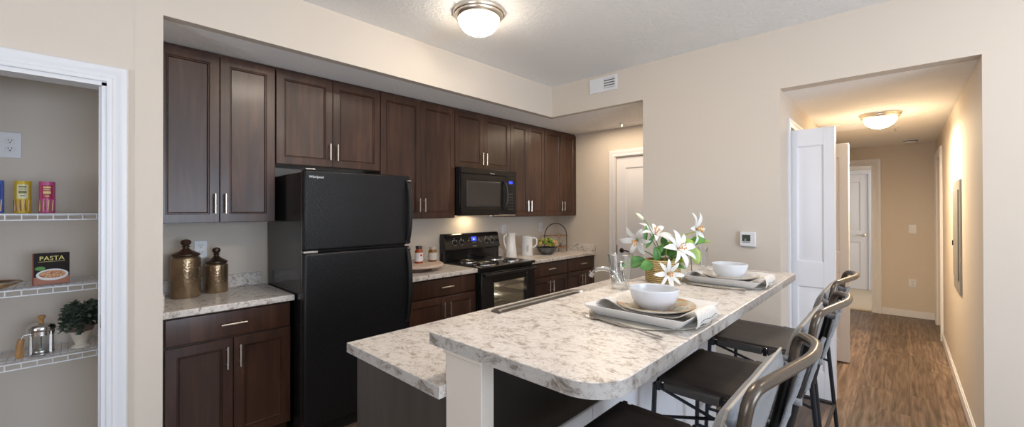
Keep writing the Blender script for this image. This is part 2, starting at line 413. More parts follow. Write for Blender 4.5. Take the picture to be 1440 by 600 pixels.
# thermostat wall with hall opening and kitchen-side opening
wbox('wall_thermostat', XT, XT+.11, YHL, 1.685, 0, ZC)
wbox('wall_over_entry', XT, XT+.06, 1.685, YP+.06, ZS, ZC+.08)
wbox('wall_over_hall', XT, XT+.11, YHR, YHL, ZH, ZC)
wbox('wall_right', XT, XT+.11, -3.7, YHR, 0, ZC)
wbox('wall_entry_return', XT+.11, XE+.11, 1.57, 1.685, 0, ZC)
# hall
wbox('ceiling_hall', XT+.11, XF+.1, YHR-.1, YHL+.1, ZH, ZH+.06, m=CEIL)
CL0, CL1 = 3.86, 5.18      # closet opening in the hall's left wall
wbox('wall_hall_left', XT+.11, CL0, YHL, YHL+.1, 0, ZC)
wbox('wall_hall_left_over_closet', CL0, CL1, YHL, YHL+.1, 2.10, ZC)
wbox('wall_hall_left_far', CL1, XF, YHL, YHL+.1, 0, ZC)
wbox('wall_closet_back', CL0-.2, CL1+.2, 1.30, 1.36, 0, ZC)
DR0, DR1 = 6.60, 7.40      # door in the hall's right wall
wbox('wall_hall_right', XT+.11, DR0, YHR-.11, YHR, 0, ZC)
wbox('wall_hall_right_far', DR1, XF, YHR-.11, YHR, 0, ZC)
wbox('wall_hall_right_over_door', DR0, DR1, YHR-.11, YHR, 2.07, ZC)
BO = .275                   # right edge of bedroom opening
wbox('wall_hall_end', XF, XF+.11, YHR-.11, BO, 0, ZC)
wbox('wall_hall_end_over_opening', XF, XF+.11, BO, YHL+.5, 2.07, ZC)
# bedroom beyond
wbox('floor_bedroom', XF+.02, 9.75, -1.2, 1.6, .0005, .012, m=CARPET)
wbox('wall_bedroom_far', 9.64, 9.75, -1.2, .40, 0, ZC)
wbox('wall_bedroom_far_over_door', 9.64, 9.75, .40, 1.6, 2.07, ZC)
wbox('wall_bedroom_left', XF+.11, 9.64, 1.5, 1.6, 0, ZC)
wbox('wall_bedroom_right', XF+.11, 9.64, -1.25, -1.15, 0, ZC)
wbox('ceiling_bedroom', XF+.1, 9.75, -1.2, 1.6, ZS, ZS+.06, m=CEIL)
# walls behind the viewer, with window openings
wbox('wall_south_low', -3.3, XT, -3.7, -3.6, 0, .5)
wbox('wall_south_high', -3.3, XT, -3.7, -3.6, 2.2, ZC)
wbox('wall_south_left', -3.3, 0, -3.7, -3.6, .5, 2.2)
wbox('wall_south_right', 2.6, XT, -3.7, -3.6, .5, 2.2)
wbox('wall_west_low', -3.3, -3.2, -3.6, YP, 0, .55)
wbox('wall_west_high', -3.3, -3.2, -3.6, YP, 2.15, ZC)
wbox('wall_west_left', -3.3, -3.2, -3.6, -.9, .55, 2.15)
wbox('wall_west_right', -3.3, -3.2, 1.3, YP, .55, 2.15)

# ---------------------------------------------------------------- trim
def casing_profile(mb, path, wid, dep, M):
    """moulded casing: a stepped profile swept round mitred path corners (path in local u,v; M maps to world)"""
    prof = [(0, 0), (0, .55*dep), (.10*wid, .75*dep), (.22*wid, .75*dep), (.30*wid, .5*dep), (.55*wid, .62*dep), (.70*wid, dep), (.92*wid, dep), (wid, .7*dep), (wid, 0)]
    n = len(path); rings = []
    for i, p in enumerate(path):
        p = Vector(p)
        def nrm(a, b):
            t = (Vector(b)-Vector(a)).normalized(); return Vector((-t.y, t.x))
        if i == 0: k = nrm(path[0], path[1]); sc = 1
        elif i == n-1: k = nrm(path[-2], path[-1]); sc = 1
        else:
            a = nrm(path[i-1], path[i]); b = nrm(path[i], path[i+1]); k = (a+b).normalized(); sc = 1/k.dot(a)
        rings.append([mb.b.verts.new(M @ Vector((p.x+k.x*o_*sc, p.y+k.y*o_*sc, d))) for o_, d in prof])
    for A, B in zip(rings, rings[1:]):
        for j in range(len(prof)-1): mb.b.faces.new((A[j], A[j+1], B[j+1], B[j]))
    mb.b.faces.new(rings[0]); mb.b.faces.new(rings[-1][::-1])
    return mb
# pantry casing: path runs so that left-hand normal points outward
mb = MB(); casing_profile(mb, [(.80, 0), (.80, 2.055), (-.0, 2.055), (-.0, 0)][::-1], .074, .020, MY(-.695, YP, 0))
struct(mb.build('trim_1', TRIM))
mb = MB(); mb.box(.088, .107, YP-.002, YP+.112, 0, 2.05); mb.box(-.70, .107, YP-.002, YP+.112, 2.035, 2.055); mb.box(.080, .089, YP+.03, YP+.07, 0, 2.035)
struct(mb.build('trim_2', TRIM, smooth=False))
mb = MB(); mb.box(.0855, .088, YP+.008, YP+.034, .90, .96); struct(mb.build('trim_3', STEEL, bevel=.002))
# casing of closet opening in the hall
mb = MB(); casing_profile(mb, [(0, 0), (0, 2.10), (CL1-CL0, 2.10), (CL1-CL0, 0)], .062, .016, MY(CL0, YHL, 0)); struct(mb.build('trim_4', TRIM))
# casings: end opening, right door, bedroom door, entry door
mb = MB(); casing_profile(mb, [(0, 0), (0, 2.07), (.85, 2.07), (.85, 0)], .085, .02, MX(XF, BO+.85, 0)); mb.box(XF-.003, XF+.113, BO-.001, BO+.018, 0, 2.07); struct(mb.build('trim_5', TRIM))
mb = MB(); casing_profile(mb, [(0, 0), (0, 2.07), (DR1-DR0, 2.07), (DR1-DR0, 0)], .075, .022, Mface((DR1, YHR, 0), (-1, 0, 0), (0, 0, 1), (0, 1, 0))); struct(mb.build('trim_6', TRIM))
mb = MB(); casing_profile(mb, [(0, 0), (0, 2.07), (.80, 2.07), (.80, 0)], .075, .02, MX(9.64, 1.20, 0)); struct(mb.build('trim_7', TRIM))
mb = MB(); casing_profile(mb, [(0, 0), (0, 2.095), (.86, 2.095), (.86, 0)], .075, .02, MX(XE, 2.541, 0)); struct(mb.build('trim_8', TRIM))
# baseboards
def baseboard(name, x0, x1, y0, y1, ax):
    mb = MB(); mb.box(x0, x1, y0, y1, 0, .075)
    if ax == 'y+': mb.box(x0, x1, y0, y0+.008, .075, .09)
    elif ax == 'x-': mb.box(x1-.008, x1, y0, y1, .075, .09)
    elif ax == 'y-': mb.box(x0, x1, y1-.008, y1, .075, .09)
    return struct(mb.build(name, TRIM, bevel=.003))
baseboard('baseboard_hall_right', XT+.0, DR0-.075, YHR, YHR+.013, 'y+')
baseboard('baseboard_hall_end', XF-.013, XF, YHR+.014, BO-.086, 'x-')
baseboard('baseboard_right', XT-.013, XT, -3.5, YHR-.0, 'x-')
baseboard('baseboard_thermostat', XT-.013, XT, YHL, 1.685, 'x-')
baseboard('baseboard_bedroom', 9.627, 9.64, -1.1, .32, 'x-')
baseboard('baseboard_partition', .185, .309, YP-.013, YP, 'y-')
baseboard('baseboard_end', XE-.013, XE, 2.62, 2.78, 'x-')

# ---------------------------------------------------------------- doors
def panel_door(mb, M, w_, h_, t, stile=.11, panels=((.20, .84), (1.03, -.13)), prof=((0, 0), (.010, -.009), (.026, -.009), (.048, -.002))):
    """slab with raised panels on the front (n=0 is the front)"""
    zs = []
    for a, b in panels: zs.append((a, b if b > 0 else h_+b))
    mb.box(0, stile, 0, h_, -t, 0, M); mb.box(w_-stile, w_, 0, h_, -t, 0, M)
    edges = [0] + [q for z in zs for q in z] + [h_]
    for i in range(0, len(edges), 2): mb.box(stile, w_-stile, edges[i], edges[i+1], -t, 0, M)
    for a, b in zs:
        mb.panel(M @ Matrix.Translation((stile, a, 0)), w_-2*stile, b-a, list(prof), None)
        mb.box(stile, w_-stile, a, b, -t, -t+.006, M)
    return mb
def lever(parent, M, flip=1, m=NICKEL):
    mb = MB(); mb.lathe([(0, 0), (.028, 0), (.028, .006), (.022, .010), (.010, .012), (.009, .045), (0, .047)], M=M, seg=20)
    mb.tube([M @ Vector(p) for p in smooth_path([(0, 0, .042), (flip*.03, .002, .046), (flip*.07, .004, .046), (flip*.11, -.006, .044)], 4)], .008, 8)
    return mb.build('handle', m, parent)
# bifold closet doors, each folded pair standing out into the hall
def bifold(name, x, label, wid=.30, y1=.655):
    e = empty(name, (x, y1, 0), label, 'door')
    for k, xx in enumerate((x, x+.045)):
        mb = MB(); panel_door(mb, MX(xx, y1, .015), wid, 2.055, .034, .068); mb.build('leaf', DOORW, e, bevel=.0015)
    mb = MB(); [mb.tube([(x+.040, y1-wid+.004, z), (x+.040, y1-wid+.004, z+.07)], .006, 8) for z in (.25, 1.0, 1.8)]; mb.build('hinge', NICKEL, e)
    return e
bifold('bifold_door', 3.885, 'white panelled folding door standing open at the near end of the hall closet', .302, .655)
bifold('bifold_door', 4.97, 'shaded white folding door standing open at the far end of the hall closet', .30, .65)
# entry door (end wall)
e = empty('panel_door', (XE+.02, 2.10, 0), 'white panelled door in the beige wall past the kitchen counter end', 'door')
mb = MB(); panel_door(mb, MX(XE+.018, 2.530, .012), .835, 2.07, .035, .115); mb.build('slab', DOORW, e, bevel=.0015)
lever(e, MX(XE+.018, 2.462, .955), 1, KNOBM)
mb = MB().box(XE+.012, XE+.0175, 2.523, 2.533, .90, 1.02); mb.build('strike_plate', KNOBM, e)
# bedroom closet door
e = empty('panel_door', (9.66, .8, 0), 'white panelled door with lever seen through the opening at the hall end', 'door')
mb = MB(); panel_door(mb, MX(9.655, 1.195, .02), .79, 2.045, .035, .115); mb.build('slab', DOORW, e, bevel=.0015)
lever(e, MX(9.655, .47, .985), -1)
mb = MB(); mb.box(9.646, 9.654, .400, .412, .94, 1.03); mb.build('latch', NICKEL, e)
# hall right door
e = empty('panel_door', (7.0, YHR-.06, 0), 'white door closed in the right side wall of the hall', 'door')
mb = MB(); panel_door(mb, Mface((DR1, YHR-.05, .012), (-1, 0, 0), (0, 0, 1), (0, 1, 0)), DR1-DR0, 2.05, .035, .11); mb.build('slab', DOORW, e, bevel=.0015)

# ---------------------------------------------------------------- cabinets
DOORPROF = [(0, 0), (.0, .019), (.002, .021), (.050, .021), (.0525, .015), (.0545, .015), (.0565, .0175), (.0585, .0175), (.064, .010), (.070, .0095)]
def cab_door(x0, x1, y, z0, z1, parent, name='door', prof=DOORPROF):
    mb = MB(); mb.panel(MY(x0, y, z0), x1-x0, z1-z0, prof, .0); return mb.build(name, WOOD, parent)
DRPROF = [(0, 0), (0, .016), (.004, .020), (.010, .021)]
def pull_v(parent, x, y, z0, z1):
    mb = MB(); mb.tube([(x, y-.030, z0), (x, y-.030, z1)], .0058, 10)
    for z in (z0+.022, z1-.022): mb.tube([(x, y, z), (x, y-.030, z)], .0045, 8)
    return mb.build('handle', NICKEL, parent)
def pull_h(parent, x0, x1, y, z):
    mb = MB(); mb.tube([(x0, y-.030, z), (x1, y-.030, z)], .0058, 10)
    for x in (x0+.022, x1-.022): mb.tube([(x, y, z), (x, y-.030, z)], .0045, 8)
    return mb.build('handle', NICKEL, parent)
YU = 3.11
def upper(x0, x1, z0, label, hz, mid=None, z1=ZS-.002):
    e = empty('upper_cabinet', ((x0+x1)/2, YK, z0), label, 'cabinet', 'wall-hung kitchen cabinets')
    mb = MB().box(x0+.001, x1-.001, YU+.022, YK-.003, z0, z1); mb.build('body', WOOD, e, smooth=False)
    mid = mid or (x0+x1)/2
    for a, b, s in ((x0+.003, mid-.0015, 1), (mid+.0015, x1-.003, 0)):
        d = cab_door(a, b, YU+.021, z0+.004, z1-.022, e)
        pull_v(d, (b-.026) if s else (a+.026), YU, hz, hz+.122)
    return e
upper(.312, .945, 1.372, 'tall dark brown wall cabinet at far left, above the two gold canisters', 1.432, .628)
upper(.947, 1.727, 1.768, 'short dark brown wall cabinet directly over the black refrigerator', 1.822, 1.337)
upper(1.729, 2.508, 1.372, 'tall dark brown wall cabinet between refrigerator and microwave', 1.432, 2.122)
upper(2.510, 3.284, 1.862, 'short dark brown wall cabinet directly over the black microwave', 1.905, 2.88)
upper(3.286, 3.880, 1.372, 'tall narrow dark brown wall cabinet just right of the microwave', 1.432, 3.581)
upper(3.882, XE-.002, 1.372, 'rightmost tall dark brown wall cabinet, against the beige end wall', 1.432, 4.225)

YB, YCF = 2.835, 2.812
def base(x0, x1, label, mid=None, drawers=1):
    e = empty('base_cabinet', ((x0+x1)/2, YK, 0), label, 'cabinet', 'kitchen base cabinets along the back wall')
    mb = MB().box(x0, x1, YB+.022, YK-.002, .10, .874).box(x0, x1, YB+.09, YK-.002, 0, .10); mb.build('body', WOOD, e, smooth=False)
    mid = mid or (x0+x1)/2
    mb = MB(); mb.panel(MY(x0+.006, YB+.021, .718), x1-x0-.012, .148, DRPROF, 0); d = mb.build('drawer', WOOD, e)
    pull_h(d, mid-.064, mid+.064, YB, .795)
    for a, b, s in ((x0+.006, mid-.002, 1), (mid+.002, x1-.006, 0)):
        d = cab_door(a, b, YB+.021, .112, .708, e)
        pull_v(d, (b-.030) if s else (a+.030), YB, .54, .668)
    return e
base(.325, .955, 'dark brown base cabinet left of the refrigerator with one drawer over two doors', .640)
base(1.80, 2.532, 'dark brown base cabinet between refrigerator and stove', 2.185)
base(3.308, 3.968, 'dark brown base cabinet just right of the stove', 3.63)
base(3.970, XE-.002, 'dark brown base cabinet at the right end of the run, by the beige wall', 4.26)

def counter(x0, x1, label, splashes):
    e = empty('kitchen_countertop', ((x0+x1)/2, 3.1, .876), label, 'countertop')
    MB().box(x0, x1, YCF, YK-.001, .876, .914).build('slab', LAM, e, bevel=.006, seg=3)
    for s in splashes: MB().box(*s).build('backsplash', LAM, e, bevel=.003)
    return e
counter(.311, .968, 'short marbled laminate countertop under the two gold canisters', [(.311, .935, YK-.021, YK-.001, .9145, 1.005), (.311, .331, YCF+.03, YK-.022, .9145, 1.005)])
counter(1.77, 2.534, 'marbled laminate countertop between refrigerator and stove, holding the jars', [(1.77, 2.50, YK-.021, YK-.001, .9145, 1.005)])
counter(3.306, XE-.001, 'marbled laminate countertop right of the stove, ending at the beige wall', [(3.306, XE-.022, YK-.021, YK-.001, .9145, 1.005), (XE-.021, XE-.001, YCF+.004, YK-.001, .9145, 1.005)])

# ---------------------------------------------------------------- refrigerator
e = empty('refrigerator', (1.345, 3.05, 0), 'large black top-freezer refrigerator with textured doors', 'refrigerator')
FX0, FX1 = .972, 1.728; FY = 2.668
MB().box(FX0+.004, FX1-.004, FY+.068, 3.375, .03, 1.690).build('body', BLK, e, bevel=.006)
MB().box(FX0+.02, FX1-.02, FY+.05, 3.3, .0, .085).build('base_grille', BLK_SAT, e, bevel=.003)
def fr_door(name, z0, z1):
    mb = MB(); mb.box(FX0, FX1, FY, FY+.060, z0, z1); d = mb.build(name, BLK_TEX, e, bevel=.014, seg=4)
    MB().box(FX0+.01, FX1-.01, FY+.060, FY+.070, z0+.01, z1-.01).build('gasket', BLK_SAT, d)
    return d
df = fr_door('freezer_door', 1.196, 1.702); dl = fr_door('refrigerator_door', .09, 1.180)
for d, za, zb in ((df, 1.205, 1.668), (dl, .62, 1.172)):
    n = 14
    def prof(t, za=za, zb=zb, up=(d is df)):
        bow = math.sin(PI*min(1, max(0, t)))**.6
        return za+(zb-za)*t, .012+.045*bow
    mb = MB(); rings = []
    for i in range(n+1):
        z, out = prof(i/n); wv = .015
        xa = FX1-.046; rings.append([mb.b.verts.new(p) for p in ((xa, FY-out+.014, z), (xa+.006, FY-out, z), (xa+.026, FY-out, z), (xa+.036, FY-out+.014, z))])
    for A, B in zip(rings, rings[1:]):
        for k in range(4): mb.b.faces.new((A[k], A[(k+1) % 4], B[(k+1) % 4], B[k]))
    mb.b.faces.new(rings[0]); mb.b.faces.new(rings[-1])
    mb.box(FX1-.046, FX1-.010, FY-.016, FY+.004, za, za+.02); mb.box(FX1-.046, FX1-.010, FY-.016, FY+.004, zb-.02, zb)
    hd = mb.build('handle', BLK_SAT, d, bevel=.002)
    zc = zb-.004 if d is df else zb-.004
    MB().box(FX1-.044, FX1-.014, FY-.030, FY-.012, zb-.006, zb+.001).build('handle_cap', STEEL, hd)
text_mesh('Whirlpool', .0215, MY(FX0+.026, FY-.001, 1.652), LOGO, df, 'badge', .0015)
mb = MB(); mb.box(FX0+.0, FX0+.085, FY+.01, FY+.055, 1.181, 1.195); mb.build('hinge', STEEL, e, bevel=.002)
mb = MB(); mb.box(FX0+.01, FX0+.07, FY+.005, FY+.10, 1.7025, 1.712); mb.build('hinge_cover', STEEL, e, bevel=.003)

# ---------------------------------------------------------------- microwave
e = empty('microwave', (2.895, 3.2, 1.396), 'black over-the-range microwave above the stove', 'microwave')
MX0, MX1, MYF, MZ0, MZ1 = 2.512, 3.282, 3.02, 1.398, 1.858
MB().box(MX0, MX1, MYF+.022, YK-.002, MZ0, MZ1).build('body', BLK, e, bevel=.003)
xd = MX0+.60
mb = MB(); mb.panel(MY(MX0+.002, MYF+.021, MZ0+.012), xd-MX0, MZ1-MZ0-.07, [(0, 0), (.0, .018), (.003, .021), (.055, .021), (.058, .018)], 0); d = mb.build('door', BLK, e)
mb = MB(); mb.panel(MY(MX0+.07, MYF+.0022, MZ0+.082), .455, MZ1-MZ0-.205, [(0, 0), (.003, .0015), (.02, .0015), (.024, .0005)], 0); mb.build('window', BLK_IN, d)
mb = MB(); mb.tube(smooth_path([(xd-.035, MYF+.0, MZ0+.05), (xd-.020, MYF-.030, MZ0+.10), (xd-.010, MYF-.038, MZ0+.20), (xd-.020, MYF-.030, MZ0+.30), (xd-.035, MYF, MZ0+.35)], 5), .010, 10); mb.build('handle', BLK_SAT, d)
MB().box(xd+.006, MX1-.002, MYF, MYF+.021, MZ0+.012, MZ1-.058).build('control_panel', BLK, e, bevel=.002)
pn = [o for o in bpy.data.objects if o.name.startswith('control_panel')][-1]
MB().box(xd+.050, xd+.105, MYF-.0015, MYF-.0002, MZ1-.135, MZ1-.105).build('clock_display', SOCKET, pn)
mb = MB()
for i in range(6):
    for j in range(3): mb.box(xd+.040+j*.026, xd+.058+j*.026, MYF-.001, MYF-.0002, MZ0+.05+i*.032, MZ0+.066+i*.032)
mb.build('keypad', mat('grey_print', (.035, .035, .035), .5), pn)
mb = MB(); mb.box(MX0+.002, MX1-.002, MYF, MYF+.022, MZ1-.055, MZ1); v = mb.build('vent_fascia', BLK, e, bevel=.003)
text_mesh('Whirlpool', .015, MY(MX0+.375, MYF-.001, MZ1-.045), LOGO, v, 'badge', .001)
mb = MB(); mb.box(MX0+.01, MX0+.40, MYF+.02, MYF+.08, MZ0-.008, MZ0); mb.box(MX0+.44, MX1-.02, MYF+.00, MYF+.12, MZ0-.012, MZ0); mb.build('bottom_vent', STEEL, e, bevel=.002)
MB().box(MX0+.30, MX0+.42, YK-.16, YK-.09, MZ0-.004, MZ0+.001).build('cooktop_lamp', mat('lit_lamp_cover', (.9, .8, .6), .4, emit=(1, .78, .48), estr=22), e)

# ---------------------------------------------------------------- range
RX0, RX1, RYF = 2.540, 3.300, 2.775
e = empty('electric_range', (2.92, 3.08, 0), 'black coil-top electric range with oven window', 'stove')
mb = MB(); mb.box(RX0, RX1, RYF+.045, 3.34, .02, .26); mb.box(RX0, RX0+.035, RYF+.045, 3.34, .26, .90); mb.box(RX1-.035, RX1, RYF+.045, 3.34, .26, .90)
mb.box(RX0+.035, RX1-.035, 3.28, 3.34, .26, .90); mb.box(RX0+.035, RX1-.035, RYF+.045, 3.28, .84, .90); mb.build('body', BLK, e, smooth=False)
mb = MB(); mb.box(RX0-.002, RX1+.002, RYF-.006, 3.345, .900, .926); ct = mb.build('cooktop', BLK, e, bevel=.008, seg=3)
# oven interior
mb = MB(); x0, x1 = RX0+.036, RX1-.036
for b_ in ((x0, x1, RYF+.046, 3.279, .261, .267), (x0, x1, 3.272, 3.279, .267, .839), (x0, x0+.006, RYF+.046, 3.27, .267, .839), (x1-.006, x1, RYF+.046, 3.27, .267, .839)): mb.box(*b_)
mb.build('oven_lining', mat('oven_enamel', (.22, .20, .17), .30, metal=.7), e, smooth=False)
for z in (.45, .60, .70):
    mb = MB(); mb.tube([(x0+.02, RYF+.08, z), (x1-.02, RYF+.08, z), (x1-.02, 3.22, z), (x0+.02, 3.22, z)], .005, 6, closed=True)
    for k in range(15): xx = x0+.04+k*.042; mb.tube([(xx, RYF+.08, z), (xx, 3.22, z)], .0042, 5)
    mb.build('oven_rack', CHROME, e)
mb = MB(); mb.lathe([(0, 0), (.02, .005), (.022, .02), (.012, .035), (0, .04)], (2.92, 3.20, .79), 14); mb.build('oven_fill_bulb', mat('lit_oven_fill_bulb', (1, .9, .7), .4, emit=(1, .84, .6), estr=420), e)  # unseen bulb added to brighten the racks behind the oven window
# oven door
mb = MB(); M = MY(RX0+.006, RYF+.042, .275); W_, H_ = RX1-RX0-.012, .595; t = .040
wx0, wx1, wz0, wz1 = .155, .625, .10, .49
mb.box(0, wx0, 0, H_, 0, t, M); mb.box(wx1, W_, 0, H_, 0, t, M); mb.box(wx0, wx1, 0, wz0, 0, t, M); mb.box(wx0, wx1, wz1, H_, 0, t, M)
od = mb.build('oven_door', BLK, e, bevel=.004)
MB().box(wx0-.005, wx1+.005, wz0-.005, wz1+.005, .012, .017, M).build('oven_window', TGLASS, od)
for q in (wx0-.001, wx1+.001): MB().box(q-.005, q+.005, wz0, wz1, .0395, .0412, M).build('window_trim', BLK_SAT, od)
mb = MB(); zz = .852; mb.box(RX0+.015, RX1-.015, RYF-.052, RYF-.030, zz-.014, zz+.014)
for xx in (RX0+.03, RX1-.07): mb.box(xx, xx+.04, RYF-.032, RYF+.003, zz-.012, zz+.012)
mb.build('handle', BLK_SAT, od, bevel=.006, seg=3)
MB().box(RX0+.006, RX1-.006, RYF+.002, RYF+.044, .05, .268).build('storage_drawer', BLK, e, bevel=.006)
# burners
for (bx, by, r) in ((2.73, 2.94, .095), (3.10, 2.94, .075), (2.73, 3.18, .075), (3.10, 3.18, .095)):
    mb = MB(); mb.lathe([(r*.25, -.004), (r*.9, -.002), (r*1.12, .006), (r*1.24, .006), (r*1.26, .0005)], (bx, by, .9265), 36); pn = mb.build('drip_pan', CHROME, e)
    pts = []; turns = 3.6
    for k in range(110):
        a = 2*PI*turns*k/109; rr = r*.22+(r*.95-r*.22)*k/109; pts.append((bx+rr*math.cos(a), by+rr*math.sin(a), .9395))
    MB().tube(pts, .0048, 6).build('coil', mat('coil_metal', (.08, .075, .07), .4, metal=.8) if 'coil_metal' not in bpy.data.materials else bpy.data.materials['coil_metal'], pn)
# backguard: leaning console
mb = MB(); prof = [(3.310, .926), (3.310, 1.00), (3.305, 1.035), (3.285, 1.045), (3.320, 1.190), (3.335, 1.205), (3.385, 1.205), (3.385, .926)]
a = [mb.b.verts.new((RX0-.006, y, z)) for y, z in prof]; b = [mb.b.verts.new((RX1-.004, y, z)) for y, z in prof]
mb.b.faces.new(a); mb.b.faces.new(b[::-1])
for k in range(len(prof)): q = (k+1) % len(prof); mb.b.faces.new((a[k], a[q], b[q], b[k]))
bg = mb.build('control_console', BLK, e, bevel=.004)
cu = Vector((1, 0, 0)); cv = Vector((0, .035, .145)).normalized(); cn = cu.cross(cv)*1
CM = Mface((RX0, 3.285, 1.045), cu, cv, cn)
if CM.to_3x3() @ Vector((0, 0, 1)) @ Vector((0, -1, 0)) < 0: CM = Mface((RX0, 3.285, 1.045), cu, cv, -cn)
for u in (.115, .205, .555, .640):
    mb = MB(); mb.lathe([(.030, .0005), (.030, .002), (.027, .002), (.027, .0008)], M=CM @ Matrix.Translation((u, .072, 0)), seg=28); mb.build('dial_ring', mat('dial_print', (.42, .42, .42), .4) if 'dial_print' not in bpy.data.materials else bpy.data.materials['dial_print'], bg)
    mb = MB(); mb.lathe([(.0, .026), (.017, .026), (.021, .022), (.023, .002), (.023, 0)], M=CM @ Matrix.Translation((u, .072, 0)), seg=24); mb.box(-.005, .005, -.022, .022, .024, .034, CM @ Matrix.Translation((u, .072, 0))); k = mb.build('knob', BLK_SAT, bg, bevel=.001)
    MB().box(-.002, .002, .004, .021, .034, .035, CM @ Matrix.Translation((u, .072, 0))).build('pointer', LOGO, k)
    MB().box(-.003, .003, .0, .008, .0005, .0015, CM @ Matrix.Translation((u, .110, 0))).build('marking', bpy.data.materials['dial_print'], bg)
MB().box(.345, .415, .078, .122, .0003, .002, CM).build('clock_display', SOCKET, bg)
text_mesh('00', .024, CM @ Matrix.Translation((.365, .090, .0025)), DIGIT, bg, 'clock_digits', .0002)
mb = MB()
for u, v in ((.30, .085), (.31, .105), (.445, .07), (.445, .085), (.445, .10), (.36, .06), (.385, .06), (.47, .065)): mb.box(u, u+.012, v, v+.005, .0003, .0012, CM)
mb.build('buttons', bpy.data.materials['dial_print'], bg)
text_mesh('Whirlpool', .014, CM @ Matrix.Translation((.350, .020, .001)), LOGO, bg, 'badge', .0006)

# ---------------------------------------------------------------- island: cabinet, low counter, knee wall, bar
IX0, IX1 = .765, 2.93
e = empty('island_cabinet', (1.85, 1.30, 0), 'dark brown kitchen island cabinet under the low counter', 'cabinet')
MB().box(.800, 1.46, 1.03, 1.575, .10, .874).box(2.36, IX1-.04, 1.03, 1.575, .10, .874).box(1.46, 2.36, 1.03, 1.575, .10, .70).box(1.46, 2.36, 1.558, 1.575, .70, .874).box(.84, IX1-.06, 1.03, 1.50, 0, .10).build('body', WOOD, e, smooth=False)
MB().box(.786, .800, 1.022, 1.600, .0, .874).build('end_panel', ENDP, e, bevel=.001)
for k in range(4):
    a = .81+k*.52; mb = MB(); mb.panel(Mface((a+.515, 1.575, .112), (-1, 0, 0), (0, 0, 1), (0, 1, 0)), .51, .75, DOORPROF, 0); mb.build('door', WOOD, e)
# low counter with a sink cut-out (sink sits in it)
SX0, SX1, SY0, SY1 = 1.515, 2.30, 1.17, 1.585
e = empty('island_countertop', (1.85, 1.3, .876), 'long low marbled laminate countertop of the island, below the raised bar', 'countertop')
mb = MB()
for b_ in ((IX0-.005, SX0, 1.021, 1.634), (SX1, IX1, 1.021, 1.634), (SX0, SX1, 1.021, SY0), (SX0, SX1, SY1, 1.634)): mb.box(*b_, .876, .914)
bmesh.ops.remove_doubles(mb.b, verts=mb.b.verts[:], dist=.0001)
mb.build('slab', LAM, e, smooth=False)
MB().box(IX0-.0065, IX0-.005, 1.021, 1.634, .8765, .9125).build('shaded_edge_band', LAM_EDGE_SHADED, e)
e = empty('kitchen_sink', ((SX0+SX1)/2, 1.35, .80), 'stainless steel sink set into the low island counter', 'sink')
mb = MB()
def rr(x0, x1, y0, y1, z, r=.05):
    out = []
    for cx, cy, a0 in ((x1-r, y1-r, 0), (x0+r, y1-r, 90), (x0+r, y0+r, 180), (x1-r, y0+r, 270)):
        for k in range(6): a = math.radians(a0+k*18); out.append(Vector((cx+r*math.cos(a), cy+r*math.sin(a), z)))
    return out
Rg = [rr(SX0-.012, SX1+.012, SY0-.012, SY1+.012, .9145), rr(SX0-.008, SX1+.008, SY0-.008, SY1+.008, .919), rr(SX0+.01, SX1-.01, SY0+.05, SY1-.02, .919), rr(SX0+.016, SX1-.016, SY0+.055, SY1-.026, .912), rr(SX0+.03, SX1-.03, SY0+.07, SY1-.04, .76), rr(SX0+.06, SX1-.06, SY0+.1, SY1-.07, .748)]
Rv = [[mb.b.verts.new(p) for p in q] for q in Rg]
for A, B in zip(Rv, Rv[1:]):
    for k in range(len(A)): mb.b.faces.new((A[k], A[(k+1) % len(A)], B[(k+1) % len(A)], B[k]))
mb.b.faces.new(Rv[-1]); mb.build('basin', STEEL, e)
# faucet
e = empty('kitchen_faucet', (2.06, 1.120, .9145), 'chrome arched kitchen faucet beside the clear tumbler', 'faucet')
fx, fy = 2.055, 1.105
MB().lathe([(0, 0), (.028, 0), (.028, .006), (.022, .012), (.018, .05), (.018, .10), (.014, .115), (0, .118)], (fx, fy, .9145), 24).build('base', CHROME, e)
mb = MB(); mb.tube(smooth_path([(fx, fy, 1.02), (fx, fy+.02, 1.07), (fx, fy+.06, 1.105), (fx-.005, fy+.11, 1.118), (fx-.01, fy+.16, 1.108), (fx-.012, fy+.19, 1.085)], 6), [.014]*12+[.013]*19, 14)
mb.tube([(fx-.012, fy+.185, 1.092), (fx-.013, fy+.196, 1.068)], .016, 14); mb.build('spout', CHROME, e)
mb = MB(); mb.tube(smooth_path([(fx-.0, fy, 1.03), (fx-.02, fy-.02, 1.07), (fx-.01, fy-.01, 1.11), (fx-.01, fy, 1.145)], 5), .007, 8); mb.lathe([(0, .0), (.016, .01), (.019, .03), (.014, .05), (0, .056)], (fx-.01, fy, 1.115), 16); mb.build('lever', CHROME, e)

# knee wall (structure of the peninsula) and bar
KY0, KY1 = .862, 1.020
e = empty('bar_knee_wall', (1.85, .95, 0), 'beige half wall carrying the raised bar, white panels below dark wood', 'half wall')
MB().box(.800, IX1-.03, .905, KY1, 0, 1.028).build('core', WALL, e, smooth=False)
mb = MB(); mb.box(.786, .834, .858, KY1, 0, 1.012); mb.build('end_post', WALL, e, bevel=.002)
mb = MB(); mb.box(.776, .843, .849, KY1+.004, 1.0125, 1.0285); mb.build('cap_moulding', WALL, e, bevel=.006, seg=3)
MB().box(.835, IX1-.03, .893, .9045,   .675, 1.028).build('dark_panel', DARKP, e, bevel=.001)
for a, b in ((.835, 1.405), (1.409, 2.245), (2.249, IX1-.03)):
    MB().box(a, b, .886, .9045, .0, .674).build('white_panel', TRIM, e, bevel=.002)
MB().box(.800, IX1-.03, KY1+.0005, KY1+.02, .9145, 1.0285).build('backsplash', LAM, e, bevel=.001)
